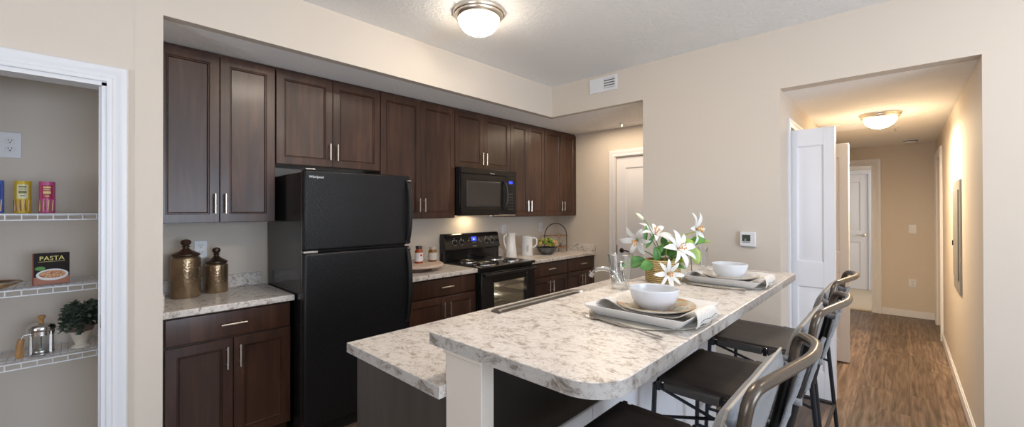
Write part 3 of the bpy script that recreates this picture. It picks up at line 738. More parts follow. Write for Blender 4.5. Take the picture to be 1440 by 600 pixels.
# bar
BX0, BX1, BY0, BY1 = .770, 2.955, .455, 1.080
def bar_outline(ins=0, r=.105):
    pts = []
    def arc(cx, cy, r_, a0, a1, n=10):
        for k in range(n+1): a = math.radians(a0+(a1-a0)*k/n); pts.append((cx+r_*math.cos(a), cy+r_*math.sin(a)))
    arc(BX0+r, BY0+r, r-ins, 180, 270); arc(BX1-.01, BY0+.01, .01-min(ins, .005), 270, 360, 4); arc(BX1-.01, BY1-.01, .01-min(ins, .005), 0, 90, 4); pts.append((BX0+ins, BY1-ins))
    return pts
mb = MB(); mb.poly_prism(bar_outline(), 1.0290, 1.067)
bt = mb.build('bar_countertop', LAM, bevel=.0025, seg=2)
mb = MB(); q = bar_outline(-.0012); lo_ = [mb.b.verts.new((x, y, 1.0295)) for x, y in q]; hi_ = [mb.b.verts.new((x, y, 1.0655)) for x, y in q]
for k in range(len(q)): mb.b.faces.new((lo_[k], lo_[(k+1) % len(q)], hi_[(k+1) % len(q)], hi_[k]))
mb.build('shaded_edge_band', LAM_EDGE_SHADED, bt)
tag(bt, 'raised marbled laminate bar top with rounded corner, set with plates', 'countertop')

# ---------------------------------------------------------------- bar stools
def make_stool():
    e = empty('bar_stool', (0, 0, 0), '', 'stool', 'bar stools tucked under the raised bar')
    o_ = dict(parent=e, local=True)
    HW = .275; FR = .80-.5; 
    # local frame: origin at floor, x along the bar, +y towards the bar; rear top at y=-.29
    yf, yr, zs = .300, -.190, .690
    # seat sling
    def seat(u, v):
        x = -HW+.012+(2*HW-.024)*u; sag = -.010*math.sin(PI*u)*math.sin(PI*v); return Vector((x, yr+(yf-yr)*v, zs+.006+sag))
    mb = MB(); mb.grid(seat, 13, 11); mb.build('seat', LEATHER, solid=.010, **o_)
    for s in (-1, 1):      # folded leather band round each side rail
        mb = MB(); x = s*(HW-.004); mb.box(x-.011, x+.011, yr+.015, yr+.20, zs-.030, zs+.008); mb.box(x-.011, x+.011, yr+.225, yf-.035, zs-.030, zs+.008); mb.build('side_band', LEATHER_S, bevel=.006, **o_)
    mb = MB(); 
    for s in (-1, 1): mb.tube([(s*(HW-.004), yr-.005, zs-.012), (s*(HW-.004), yf+.005, zs-.012)], .0095, 10)
    mb.tube([(-HW, yf+.002, zs-.012), (HW, yf+.002, zs-.012)], .0095, 10); mb.tube([(-HW, yr, zs-.012), (HW, yr, zs-.012)], .0095, 10)
    mb.build('seat_frame', DKMETAL, **o_)
    mb = MB()
    for s in (-1, 1):
        for y in (yf-.012, yr+.212): mb.box(s*(HW-.004)-.013, s*(HW-.004)+.013, y-.009, y+.009, zs-.034, zs+.010)
    mb.build('bracket', BLK, bevel=.003, **o_)
    # legs
    for s in (-1, 1):
        mb = MB(); mb.tube([(s*HW, yf+.004, zs-.010), (s*(HW+.012), yf+.030, .012)], .0105, 10); l = mb.build('leg', DKMETAL, **o_)
        MB().lathe([(0, 0), (.014, 0), (.014, .014), (.010, .018), (0, .018)], (s*(HW+.012), yf+.030, 0), 12).build('foot_cap', BLK, parent=l, local=True)
        mb = MB(); mb.tube([(s*HW, yr, zs-.010), (s*(HW+.012), yr-.055, .012)], .0105, 10); l = mb.build('leg', DKMETAL, **o_)
        MB().lathe([(0, 0), (.014, 0), (.014, .014), (.010, .018), (0, .018)], (s*(HW+.012), yr-.055, 0), 12).build('foot_cap', BLK, parent=l, local=True)
    for s in (-1, 1):      # crossed side braces
        x = s*(HW+.003)
        mb = MB(); mb.tube([(x, yf+.010, .535), (x, yr+.01, .675)], .007, 8); mb.tube([(x, yf, .675), (x, yr-.012, .535)], .007, 8); mb.build('cross_brace', DKMETAL, **o_)
    mb = MB(); zf = .28; a = (HW+.008, yf+.018); b = (HW+.008, yr-.033)
    mb.tube([(-a[0], a[1], zf), (a[0], a[1], zf)], .009, 8); mb.tube([(-b[0], b[1], zf), (b[0], b[1], zf)], .009, 8)
    for s in (-1, 1): mb.tube([(s*a[0], a[1], zf), (s*b[0], b[1], zf)], .009, 8)
    mb.build('footrest', DKMETAL, **o_)
    # back: tube rising from both sides and bowing outward behind
    TW = .270
    low = Vector((TW, -.180, .66)); top = Vector((TW, -.285, 1.078))
    up1 = [(-TW, -.180, .66), (-TW, -.282, 1.066)]
    pts = [(-TW, -.262, .985), (-TW, -.278, 1.082), (-TW*.60, -.302, 1.085), (TW*.15, -.342, 1.087), (TW*.62, -.338, 1.087), (TW, -.278, 1.082), (TW, -.262, .985)]
    path = fillet(pts, .050, 7)
    k = [i for i, p in enumerate(path) if p.z > .98]
    mb = MB(); mb.tube(path, .0130, 14); mb.build('back_rail', BRONZE, **o_)
    for s in (-1, 1):     # black inner uprights against the cushion
        mb = MB(); mb.tube([(s*TW, -.192, .66), (s*TW, -.2625, .988)], .0165, 12); mb.build('upright', BLK_SAT, **o_)
    # cushion
    def slab(uu, vv, side):
        x = (-TW+.004)+(2*TW-.008)*uu
        z = .725+.305*vv; yb = -.185-(z-.68)*.262
        e1 = min(uu, 1-uu)*2*TW; e2 = min(vv, 1-vv)*.305
        puff = (1-math.exp(-e1/.018))*(1-math.exp(-e2/.018))
        wr = .003*noise.noise(Vector((x*9, z*9, side*3)))
        return Vector((x, yb+.042+side*(.030*puff)+wr*puff, z))
    mb = MB(); mb.grid(lambda u, v: slab(u, v, 1), 31, 21); mb.grid(lambda u, v: slab(u, v, -1), 31, 21)
    bmesh.ops.remove_doubles(mb.b, verts=mb.b.verts[:], dist=.0004)
    c = mb.build('cushion', FABRIC, **o_)
    pts = []
    for uu, vv in [(i/30, 1) for i in range(31)]+[(1, 1-i/20) for i in range(1, 21)]+[(1-i/30, 0) for i in range(1, 31)]+[(0, i/20) for i in range(1, 20)]: pts.append(slab(uu, vv, 0))
    MB().tube(pts, .0035, 6, closed=True).build('piping', SEAM, parent=c, local=True)
    for s in (-1, 1):
        for z in (.985, .775):
            yb = -.185-(z-.68)*.262
            cx, cy = s*(TW-.004), yb+.006; pp = []
            for kk in range(20):
                a = 2*PI*kk/20; pp.append((cx+.027*math.cos(a), cy+.030*math.sin(a), z+.010*math.sin(a)))
            ring = MB()
            V = [[ring.b.verts.new((p[0], p[1], p[2]+dz)) for p in pp] for dz in (-.013, .013)]
            for kk in range(20): ring.b.faces.new((V[0][kk], V[0][(kk+1) % 20], V[1][(kk+1) % 20], V[1][kk]))
            ring.build('strap', FABRIC, solid=.004, parent=c, local=True)
    for s in (-1, 1):
        def fl_(u, v, s=s):
            z = .80+.20*v; yb = -.185-(z-.68)*.262; w2 = .030+.045*(1-v)
            return Vector((s*(TW-.012-w2*u+.012*math.sin(PI*v)*0), yb-.022-.010*math.sin(PI*u)-.004*noise.noise(Vector((u*4, v*6, s))), z))
        mb = MB(); mb.grid(fl_, 9, 13); mb.build('back_flap', FABRIC, solid=.004, parent=c, local=True)
    return e
st = make_stool()
STOOLS = [(1.205, .500, 'nearest black and bronze bar stool, at the rounded bar corner'),
          (2.045, .492, 'middle bar stool of three, with grey back cushion, in front of the first place setting'),
          (2.845, .515, 'farthest bar stool of three, beside the white folding door')]
for i, (x, y, lab) in enumerate(STOOLS):
    o = st if i == 0 else copy_tree(st)
    o.location = (x, y, 0); o['label'] = lab

# ---------------------------------------------------------------- place settings
ZB = 1.0672
def place(cx, cy, lab):
    # placemat
    mb = MB(); mb.lathe([(0, 0), (.207, 0), (.211, .003), (.206, .006), (.0, .005)], (cx-.004, cy+.016, ZB), 64)
    pmx = tag(mb.build('placemat', PMAT, origin=(cx-.004, cy+.016, ZB)), lab['mat'], 'placemat', 'round woven placemats on the bar')
    # square plate with upturned rim
    mb = MB(); z0 = ZB+.0065
    def sq(hf, z, r): return rr(cx-hf, cx+hf, cy-hf, cy+hf, z, r)
    L_ = [sq(.140, z0, .012), sq(.148, z0+.001, .012), sq(.180, z0+.034, .010), sq(.181, z0+.037, .010), sq(.178, z0+.037, .010), sq(.150, z0+.010, .012), sq(.140, z0+.006, .012)]
    V = [[mb.b.verts.new(p) for p in q] for q in L_]
    mb.b.faces.new(V[0][::-1]); mb.b.faces.new(V[-1])
    for A, B in zip(V, V[1:]):
        for k in range(len(A)): mb.b.faces.new((A[k], A[(k+1) % len(A)], B[(k+1) % len(A)], B[k]))
    tag(mb.build('square_plate', CERAM), lab['square'], 'plate', 'square white plates on the placemats')
    # napkin draped across the square plate, ends rolling over both rims
    wn = .078
    P = smooth_path([(cy+.172, z0+.018), (cy+.160, z0+.040), (cy+.135, z0+.047), (cy+.10, z0+.030), (cy+.06, z0+.020), (cy, z0+.019), (cy-.10, z0+.020), (cy-.150, z0+.036), (cy-.176, z0+.049), (cy-.188, z0+.040), (cy-.190, z0+.018), (cy-.184, z0+.004)], 4)
    n = len(P) if hasattr(P, '__len__') else 0
    P3 = smooth_path([(0, a, b) for a, b in [(p[0], p[1]) for p in [(cy+.172, z0+.018), (cy+.160, z0+.040), (cy+.135, z0+.049), (cy+.10, z0+.034), (cy+.06, z0+.0145), (cy, z0+.0125), (cy-.10, z0+.0145), (cy-.150, z0+.038), (cy-.176, z0+.050), (cy-.190, z0+.040), (cy-.195, z0+.018), (cy-.190, z0+.006)]]], 4)
    def nap(u, v):
        k = u*(len(P3)-1); i = min(int(k), len(P3)-2); f = k-i; p = P3[i].lerp(P3[i+1], f)
        ww = wn*(1+.25*math.cos(u*PI*2))
        endw = max(0, (abs(u-.5)-.25)*4)
        return Vector((cx-.012+(v-.5)*2*ww, p.y, p.z+.004*endw*math.sin(v*11+u*5)+(.006*endw*(v-.5)**2)))
    mb = MB(); mb.grid(nap, 50, 15); nk = tag(mb.build('linen_napkin', NAPKIN, solid=.0035), lab['napkin'], 'napkin', 'linen napkins under the round plates')
    mb = MB()
    for k in range(9):
        v = .12+k*.09; p = nap(.90, v); q = nap(.90, v+.045); p.y -= .003; q.y -= .003; p.z += .001; q.z += .001; mb.tube([p, q], .0010, 5)
    mb.build('stitching', NAPEDGE, nk)
    # round plate
    zr = z0+.0165
    mb = MB(); mb.lathe([(0, 0), (.072, 0), (.085, .004), (.128, .017), (.134, .021), (.136, .0225), (.134, .0235)], (cx, cy-.010, zr), 64)
    rp = empty('round_plate', (cx, cy-.010, zr), lab['round'], 'plate', 'round plates under the bowls')
    mb.build('plate_body', CERAM, rp)
    mb = MB(); mb.lathe([(.134, .0237), (.128, .0215), (.080, .0055), (.068, .004), (0, .004)], (cx, cy-.010, zr), 64); mb.build('painted_surface', PPLATE if lab['paint'] else CERAM, rp)
    mb = MB(); mb.tube([(cx+.135*math.cos(a), cy-.010+.135*math.sin(a), zr+.0235) for a in [2*PI*k/64 for k in range(64)]], .0014, 6, closed=True); mb.build('rim_line', mat('tan_rim', (.45, .33, .18), .3) if 'tan_rim' not in bpy.data.materials else bpy.data.materials['tan_rim'], rp)
    # bowl
    zb = zr+.0050
    mb = MB(); mb.lathe([(0, .003), (.046, .003), (.048, 0), (.052, 0), (.054, .005), (.068, .018), (.078, .036), (.083, .056), (.0855, .070), (.084, .0730), (.081, .071), (.078, .052), (.070, .030), (.046, .012), (0, .009)], (cx, cy-.005, zb), 64)
    tag(mb.build('cereal_bowl', CERAM_BL), lab['bowl'], 'bowl', 'white bowls on the bar')
def fork(x0, y0, x1, y1, label):
    """tines at (x0,y0), handle end at (x1,y1)"""
    A = Vector((x0, y0, 0)); B = Vector((x1, y1, 0)); d = (B-A); Ln = d.length; d.normalize(); sdir = Vector((-d.y, d.x, 0))
    M = Mface((x0, y0, ZB+.003), d, sdir, (0, 0, 1)); s = Ln
    mb = MB()
    for k in range(4):
        y = (k-1.5)*.0062; mb.tube([M @ Vector(p) for p in smooth_path([(0, y, .010), (.02, y, .004), (.05, y*1.02, .0025)], 3)], [.0010]*2+[.0016]*5, 6)
    out = [(.045, .0115, .003), (.058, .0125, .003), (.072, .008, .005), (.085, .0036, .007), (.11, .0030, .008), (s*.75, .0042, .006), (s-.01, .0068, .0035), (s-.002, .006, .003), (s, .003, .003)]
    top = []; bot = []
    for u, hw, z in out:
        top.append([mb.b.verts.new(M @ Vector((u, q, z+.0012))) for q in (-hw, hw)]); bot.append([mb.b.verts.new(M @ Vector((u, q, z-.0012))) for q in (-hw, hw)])
    for i in range(len(out)-1):
        mb.b.faces.new((top[i][0], top[i+1][0], top[i+1][1], top[i][1])); mb.b.faces.new((bot[i][0], bot[i][1], bot[i+1][1], bot[i+1][0]))
        mb.b.faces.new((top[i][0], bot[i][0], bot[i+1][0], top[i+1][0])); mb.b.faces.new((top[i][1], top[i+1][1], bot[i+1][1], bot[i][1]))
    mb.b.faces.new((top[0][0], top[0][1], bot[0][1], bot[0][0])); mb.b.faces.new((top[-1][0], bot[-1][0], bot[-1][1], top[-1][1]))
    return tag(mb.build('dinner_fork', mat('polished_flatware', (.42, .39, .36), .22, metal=1) if 'polished_flatware' not in bpy.data.materials else bpy.data.materials['polished_flatware']), label, 'fork', 'forks beside the place settings')
place(1.440, .655, dict(mat='round woven placemat under the nearer place setting', square='large square white plate of the nearer place setting',
      napkin='linen napkin rolled over the nearer square plate, with dotted stitching', round='round plate with orange and teal pattern under the nearer bowl', bowl='nearer white bowl, on the patterned round plate', paint=1))
place(2.350, .655, dict(mat='round woven placemat under the farther place setting', square='large square white plate of the farther place setting',
      napkin='linen napkin folded over the farther square plate by the flowers', round='plain round plate under the farther bowl', bowl='farther white bowl, near the thermostat wall end of the bar', paint=0))
fork(1.262, .838, 1.188, .512, 'silver fork lying left of the nearer place setting')
fork(2.145, .810, 2.120, .520, 'silver fork lying left of the farther place setting')

# tumblers
def tumbler(x, y, h, r0, r1, label):
    fl = lambda a, z: 1+.035*math.cos(8*a)*(1-abs(z/h-.45))
    mb = MB(); mb.lathe([(0, 0), (r0*.95, 0), (r0, .004), (r0+(r1-r0)*.5, h*.5), (r1, h), (r1-.0025, h+.0005), (r1-.005, h-.004), (r0+(r1-r0)*.5-.006, h*.5), (r0-.006, .022), (0, .018)], (x, y, ZB), 64, flute=fl)
    return tag(mb.build('glass_tumbler', TUMB), label, 'glass', 'clear tumblers on the bar')
tumbler(1.810, .985, .168, .037, .060, 'tall faceted clear tumbler in front of the faucet')
tumbler(2.70, .900, .150, .024, .031, 'slim clear tumbler behind the farther place setting')

# ---------------------------------------------------------------- flowers in a woven vase
VX, VY = 2.170, .930
fl = empty('flower_arrangement', (VX, VY, ZB), 'white lilies and green leaves in a gold woven straw vase', 'flowers')
VH = .118; VR = .090
mb = MB(); mb.lathe([(0, 0), (VR*.98, 0), (VR, .004), (VR, VH-.004), (VR-.003, VH), (VR-.007, VH-.003), (VR-.008, .01), (0, .01)], (VX, VY, ZB), 48); mb.build('vase', BASKET, fl)
MB().lathe([(0, VH-.025), (VR-.009, VH-.025), (VR-.009, VH-.03)], (VX, VY, ZB), 24).build('moss', LEAFG, fl)
def px(u, v, dd=0):
    """offset in the vase's own frame: u to the viewer's right, v up from the bar, dd away"""
    return Vector((VX, VY, ZB))+Vector((_s, -_c, 0))*u+Vector((_c, _s, 0))*dd+Vector((0, 0, v))
def frame_of(n):
    n = Vector(n).normalized(); a = n.cross(Vector((0, 0, 1)));
    if a.length < .1: a = n.cross(Vector((1, 0, 0)))
    a.normalize(); return n, a, n.cross(a)
def lily(c, axis, size, np_=6, openness=1.0, seedv=0, curl=.5):
    rnd = random.Random(seedv); n, a, b = frame_of(axis); mb = MB()
    for k in range(np_):
        ph = 2*PI*k/np_+rnd.uniform(-.12, .12); rad = a*math.cos(ph)+b*math.sin(ph); side = n.cross(rad)
        Ls = size*rnd.uniform(.9, 1.08); W = size*(.13 if k % 2 else .17)*rnd.uniform(.9, 1.1); op = openness*rnd.uniform(.9, 1.1)
        def P(u, v, rad=rad, side=side, Ls=Ls, W=W, op=op):
            th = .25+op*u*1.25; r_ = Ls*u*math.sin(min(1.5, .35+op*.9))  ; z = Ls*(.42*math.sin(u*PI*.5)-(curl*op)*u*u*.55)
            ww = W*math.sin(PI*min(1, u*.93+.07))**.7*(1-.15*u)
            t = (v-.5)*2
            return c+rad*(r_+.006)+n*(z-abs(t)**2*ww*-.35+ .10*ww*math.cos(t*3))+side*(t*ww)
        mb.grid(P, 11, 7)
    f = mb.build('lily', PETAL, fl, solid=.0012)
    mb = MB()
    for k in range(6):
        ph = 2*PI*k/6+.3; d = (n*1.0+(a*math.cos(ph)+b*math.sin(ph))*.35).normalized(); tip = c+d*size*.42
        mb.tube([c+n*.005, c+d*size*.2, tip], .0012, 5); mb.lathe([(0, -.006), (.0028, -.003), (.0028, .003), (0, .006)], tip, 6)
    mb.build('stamen', STAMEN, f)
    return f
T = Vector((-_c, -_s, .0)); RGT = Vector((_s, -_c, 0)); UP = Vector((0, 0, 1))
lily(px(-.140, .225, -.02), T*.7-RGT*.65-UP*.45, .105, 6, .70, 1)
lily(px(-.035, .245, .02), T*.45+RGT*.15+UP*.75, .100, 7, .85, 2)
lily(px(.060, .175, -.05), T*.85+RGT*.45+UP*.45, .115, 8, 1.05, 3)
lily(px(.185, .275, .03), T*.7+RGT*.65+UP*.10, .100, 6, .95, 4)
lily(px(-.015, .056, -.115), T*1.0+RGT*.05+UP*.10, .078, 8, 1.1, 5, .2)
def stem(pts, r=.0022): MB().tube(smooth_path(pts, 6), r, 6).build('stem', LEAFG if r < .003 else LEAFY, fl)
base0 = px(0, VH-.03, 0)
stem([base0, px(-.06, .14, 0), px(-.13, .18, -.01), px(-.140, .225, -.02)])
stem([base0, px(-.02, .16, .01), px(-.045, .21, .02), px(-.06, .250, .02)])
stem([px(.01, VH-.02, 0), px(.04, .14, -.03), px(.075, .170, -.05)])
stem([px(.01, VH-.03, 0), px(.03, .19, .0), px(.10, .235, .02), px(.19, .262, .03)], .0032)
stem([base0, px(-.03, .20, .0), px(-.06, .27, .01), px(-.085, .315, .01), px(-.105, .335, .01)])
stem([px(.02, VH-.02, 0), px(.09, .14, .02), px(.17, .185, .02), px(.235, .205, .02)])
stem([px(.03, VH-.02, 0), px(.10, .16, .02), px(.165, .15, .02), px(.19, .15, .02)])
stem([px(.02, VH-.02, .02), px(.11, .19, .02), px(.155, .14, .02), px(.165, .03, .02)])
def bud(c, d, s, m):
    n, a, b = frame_of(d); M = Mface(c, a, b, n); MB().lathe([(0, -s), (s*.28, -s*.5), (s*.36, 0), (s*.26, s*.6), (0, s*1.15)], M=M, seg=14).build('bud', m, fl)
bud(px(-.118, .345, .01), -RGT*.7+UP*.6, .030, PETALB); bud(px(.245, .208, .02), RGT+UP*.15, .020, LEAFY); bud(px(.200, .150, .02), RGT, .016, LEAFY); bud(px(.215, .275, .03), RGT+UP*.05, .028, PETALB)
def leaf(c, d, length, width, face, m=LEAFG, droop=.2):
    d = Vector(d).normalized(); face = Vector(face); face = (face-d*face.dot(d)).normalized(); sd = d.cross(face)
    def P(u, v):
        t = (v-.5)*2; ww = width*.5*math.sin(PI*u**.85)**.8
        return c+d*length*u+sd*t*ww+face*(abs(t)*ww*.25-droop*length*u*u*.4)
    mb = MB(); mb.grid(P, 12, 7); mb.build('leaf', m, fl, solid=.001)
for (u, v, dd, du, dv, ln, wd, mm) in [(-.100, .118, -.02, -1, -.25, .135, .062, LEAFG), (-.075, .100, -.06, -.7, -.2, .075, .060, LEAFG), (-.090, .105, -.05, .25, 1, .01, .01, LEAFG),
        (-.045, .105, -.05, -.2, 1, .085, .045, LEAFG), (-.125, .205, .0, -.25, 1, .06, .035, LEAFG), (-.085, .30, .01, -.1, -1, .11, .022, LEAFG), (-.095, .175, -.01, .6, 1, .095, .020, LEAFG),
        (-.055, .135, -.03, .7, 1, .085, .035, LEAFG), (.085, .205, -.01, 1, .05, .082, .045, LEAFY), (.145, .212, 0, 1, .15, .085, .046, LEAFG),
        (.150, .185, 0, .45, -1, .105, .062, LEAFY), (.02, .175, .01, .8, .3, .070, .05, LEAFG), (.02, .14, 0, .9, .1, .075, .045, LEAFG), (.045, .11, -.03, .8, .4, .085, .035, LEAFG),
        (.02, .11, -.06, 1, .15, .09, .030, LEAFY), (.03, .10, -.07, 1, -.35, .07, .022, LEAFG), (.015, .19, .02, -.2, 1, .05, .04, LEAFG), (.0, .13, .02, .3, 1, .09, .05, LEAFG), (.05, .135, .03, .4, 1, .08, .04, LEAFG)]:
    leaf(px(u, v, dd), RGT*du+UP*dv+T*.15, ln, wd, T*1+UP*.5, mm)

# ---------------------------------------------------------------- canisters
def canister(x, y, r, h, label):
    e = empty('canister', (x, y, .9145), label, 'canister', 'gold hammered canisters')
    mb = MB(); mb.lathe([(0, 0), (r*.96, 0), (r, .006), (r, h*.90), (r*.97, h*.955), (r*.86, h*.985), (r*.84, h), (r*.8, h), (r*.8, h-.01), (0, h-.012)], (x, y, .9145), 56); mb.build('jar', HAMMER, e)
    mb = MB(); z = h; mb.lathe([(0, 0), (r*.90, 0), (r*.95, .006), (r*.93, .014), (r*.80, .020), (r*.62, .026), (r*.42, .034), (r*.28, .043), (r*.21, .048), (r*.20, .053), (r*.29, .057), (r*.29, .060), (r*.19, .064), (r*.24, .068), (r*.35, .077), (r*.37, .087), (r*.28, .099), (0, .105)], (x, y, .9145+z+.0005), 48); mb.build('lid', WOODD, e)
    return e
canister(.478, 3.235, .076, .252, 'taller gold hammered canister with dark wooden lid')
canister(.645, 3.285, .065, .188, 'shorter gold hammered canister with dark wooden lid')

# ---------------------------------------------------------------- jars on a footed board
e = empty('footed_board', (2.06, 3.13, .9145), 'round pale wooden board on a dark brown foot, beside the stove', 'serving board')
MB().lathe([(0, 0), (.150, 0), (.155, .006), (.155, .030), (.150, .034), (0, .034)], (2.06, 3.13, .9145), 48).build('foot', mat('mauve_brown_wood', (.12, .075, .06), .5), e)
MB().lathe([(0, 0), (.232, 0), (.240, .006), (.240, .018), (.234, .024), (0, .024)], (2.10, 3.15, .9490), 64).build('board', noisy('pale_pink_wood', (.55, .40, .32), (.66, .52, .43), 6, (1, 8, 1), rough=.45), e)
def jar(x, y, r, h, body, lidm, label, lab, dotm=None):
    z = .9732; e = empty('food_jar', (x, y, z), label, 'jar', 'food jars on the round board')
    MB().lathe([(0, 0), (r*.92, 0), (r, .006), (r, h*.68), (r*.72, h*.82), (r*.70, h*.84), (0, h*.84)], (x, y, z), 32).build('glass_body', body, e)
    MB().lathe([(0, h*.835), (r*.80, h*.835), (r*.80, h*.99), (r*.77, h), (0, h)], (x, y, z), 32).build('lid', lidm, e)
    def P(u, v): a = math.radians(150+170*u); return Vector((x+(r+.0012)*math.cos(a), y+(r+.0012)*math.sin(a), z+h*(.12+.50*v)))
    mb = MB(); mb.grid(P, 22, 2); l = mb.build('paper_label', lab, e)
    if dotm:
        a = math.radians(268); MB().lathe([(0, 0), (.010, 0), (.010, .0015), (0, .0015)], M=Mface((x+(r+.0015)*math.cos(a), y+(r+.0015)*math.sin(a), z+h*.48), (1, 0, 0), (0, 0, 1), (0, -1, 0)), seg=16).build('label_seal', dotm, l)
jar(2.122, 3.145, .036, .155, mat('tomato_sauce', (.36, .07, .02), .15, coat=.5), mat('dark_jar_lid', (.05, .045, .045), .3, metal=.4), 'jar of red sauce with white label and dark lid', mat('white_label', (.74, .74, .76), .6), mat('red_seal', (.6, .03, .02), .5))
jar(2.285, 3.165, .040, .135, mat('golden_relish', (.24, .10, .015), .15, coat=.5), mat('pale_jar_lid', (.55, .50, .42), .4, metal=.3), 'squat amber jar with pale lid, nearest the stove', mat('grey_label', (.60, .58, .55), .6))

# ---------------------------------------------------------------- right counter items
def pitcher(x, y, prof, spout, handle, label):
    e = empty('pitcher', (x, y, .9145), label, 'pitcher')
    h = prof[-1][1]
    def f(a, z): return 1+spout*max(0, math.cos(a-math.radians(205)))**6*max(0, (z/h-.75)/.25)
    inner = [(r-.006, z-.002) for r, z in prof[::-1]][:-1]+[(0, .012)]
    MB().lathe([(0, 0)]+prof+inner, (x, y, .9145), 48, flute=f).build('body', CERAM, e)
    MB().tube(smooth_path([Vector((x, y, .9145))+Vector(p) for p in handle], 6), .0095, 10).build('handle', CERAM, e)
    return e
d = Vector((_s, -_c, 0))
pitcher(3.41, 3.22, [(.062, 0), (.064, .01), (.055, .09), (.046, .17), (.042, .22), (.046, .255), (.052, .272)], .35, [(-d.x*.042, -d.y*.042, .255), (-d.x*.078, -d.y*.078, .235), (-d.x*.082, -d.y*.082, .17), (-d.x*.056, -d.y*.056, .09)], 'tall white ceramic pitcher next to the stove')
p2 = pitcher(3.66, 3.20, [(.068, 0), (.070, .008), (.066, .10), (.064, .20), (.068, .222)], .15, [(d.x*.062, d.y*.062, .205), (d.x*.108, d.y*.108, .195), (d.x*.112, d.y*.112, .13), (d.x*.066, d.y*.066, .085)], 'shorter white ceramic pitcher with relief decoration, left of the flower bowl')
mb = MB(); nn = Vector((-_c, -_s, 0))
for k in range(14):
    t = k/13; c = Vector((3.66, 3.20, .9145))+nn*.0675+d*(.012*math.sin(k*2.1))+Vector((0, 0, .05+.07*t)); mb.lathe([(0, -.006), (.006, -.002), (.006, .003), (0, .007)], c, 8)
mb.build('relief_decoration', mat('grey_relief', (.55, .55, .56), .4), p2)
# bowl with flowers
bx, by = 3.905, 3.10
e = empty('flower_bowl', (bx, by, .9145), 'dark grey bowl filled with yellow-green and peach flowers', 'flowers')
MB().lathe([(0, 0), (.060, 0), (.064, .004), (.096, .03), (.124, .082), (.122, .086), (.114, .080), (.086, .037), (0, .02)], (bx, by, .9145), 40).build('bowl', GREY_B, e)
rnd = random.Random(3)
def blossoms(name, m, cnt, size, sel):
    mb = MB()
    for k in range(cnt):
        a = rnd.uniform(0, 2*PI); q = rnd.uniform(0, 1)**.6*.120; u, dd = q*math.cos(a), q*math.sin(a)
        if not sel(u): continue
        c = Vector((bx, by, .9145+.078+.085*math.sqrt(max(0, 1-(q/.13)**2))+rnd.uniform(-.01, .01)))+Vector((_s, -_c, 0))*u+Vector((_c, _s, 0))*dd
        for j in range(7):
            dv = Vector((rnd.gauss(0, 1), rnd.gauss(0, 1), rnd.gauss(0, 1)+.6)).normalized(); n_, a_, b_ = frame_of(dv)
            def P(uu, vv, dv=dv, a_=a_, c=c): t = (vv-.5)*2; return c+dv*size*uu+a_*t*size*.38*math.sin(PI*min(1, uu*.9+.08))
            mb.grid(P, 4, 3)
    mb.build(name, m, e, solid=.001)
blossoms('green_blossom', YELLOW, 75, .030, lambda u: True); blossoms('peach_flower', PEACH, 40, .036, lambda u: u < -.03); blossoms('peach_flower', PEACH, 34, .036, lambda u: u > .06); blossoms('leaf', LEAFG, 30, .035, lambda u: True)
# arched wire shelf
ax_, ay_ = 4.215, 3.20
e = empty('arched_shelf_rack', (ax_, ay_, .9145), 'black wire arch rack with two small wooden shelves', 'shelf rack')
hw, hd = .150, .055
zt = .9145
mb = MB()
pts = [(-hw, 0)]+[(-hw, .20)]+[(-hw*math.cos(PI*k/16), .20+hw*math.sin(PI*k/16)*1.05) for k in range(1, 16)]+[(hw, .20), (hw, 0)]
ud = Vector((.86, -.51, 0)); vd = Vector((.51, .86, 0))
for s in (-1, 1):
    mb.tube([Vector((ax_, ay_, zt+.004))+ud*u+Vector((0, 0, z)) for u, z in pts], .0055, 8) if s > 0 else mb.tube([Vector((ax_, ay_, zt+.060))+ud*(-.02)+vd*hd*.6, Vector((ax_, ay_, zt+.003))+ud*(-.02)+vd*hd*.6], .004, 8)
for u in (-.03, .03): mb.tube([Vector((ax_, ay_, zt+.055))+ud*u-vd*hd*.5, Vector((ax_, ay_, zt+.003))+ud*u-vd*hd*.5], .004, 8)
for u in (-hw, hw):
    for z in (.062, .205): mb.tube([Vector((ax_, ay_, zt+z))+ud*u+vd*(-hd), Vector((ax_, ay_, zt+z))+ud*u+vd*hd], .0035, 6)
mb.build('wire_frame', BLK_SAT, e)
for z in (.060, .205):
    M = Mface((ax_, ay_, zt+z), ud, vd, (0, 0, 1)); MB().box(-hw+.004, hw-.004, -hd+.006, hd-.006, -.007, .007, M).build('shelf', WOODM, e, bevel=.002)
for k, (u, lab) in enumerate(((-.045, 'small clear goblet on the lower shelf of the arched rack, left one'), (.06, 'small clear goblet with dark foot on the lower shelf of the arched rack'))):
    c = Vector((ax_, ay_, zt+.0675))+ud*u
    g = empty('goblet', c, lab, 'glass', 'goblets on the arched rack')
    MB().lathe([(0, 0), (.022, 0), (.022, .003), (.006, .008), (.005, .028), (0, .029)], c, 20).build('foot', BLK_SAT if k else CHROME, g)
    MB().lathe([(.005, .0285), (.022, .040), (.032, .065), (.030, .095), (.028, .095), (.029, .066), (.020, .043), (0, .032)], c, 24).build('bowl', GLASS, g)

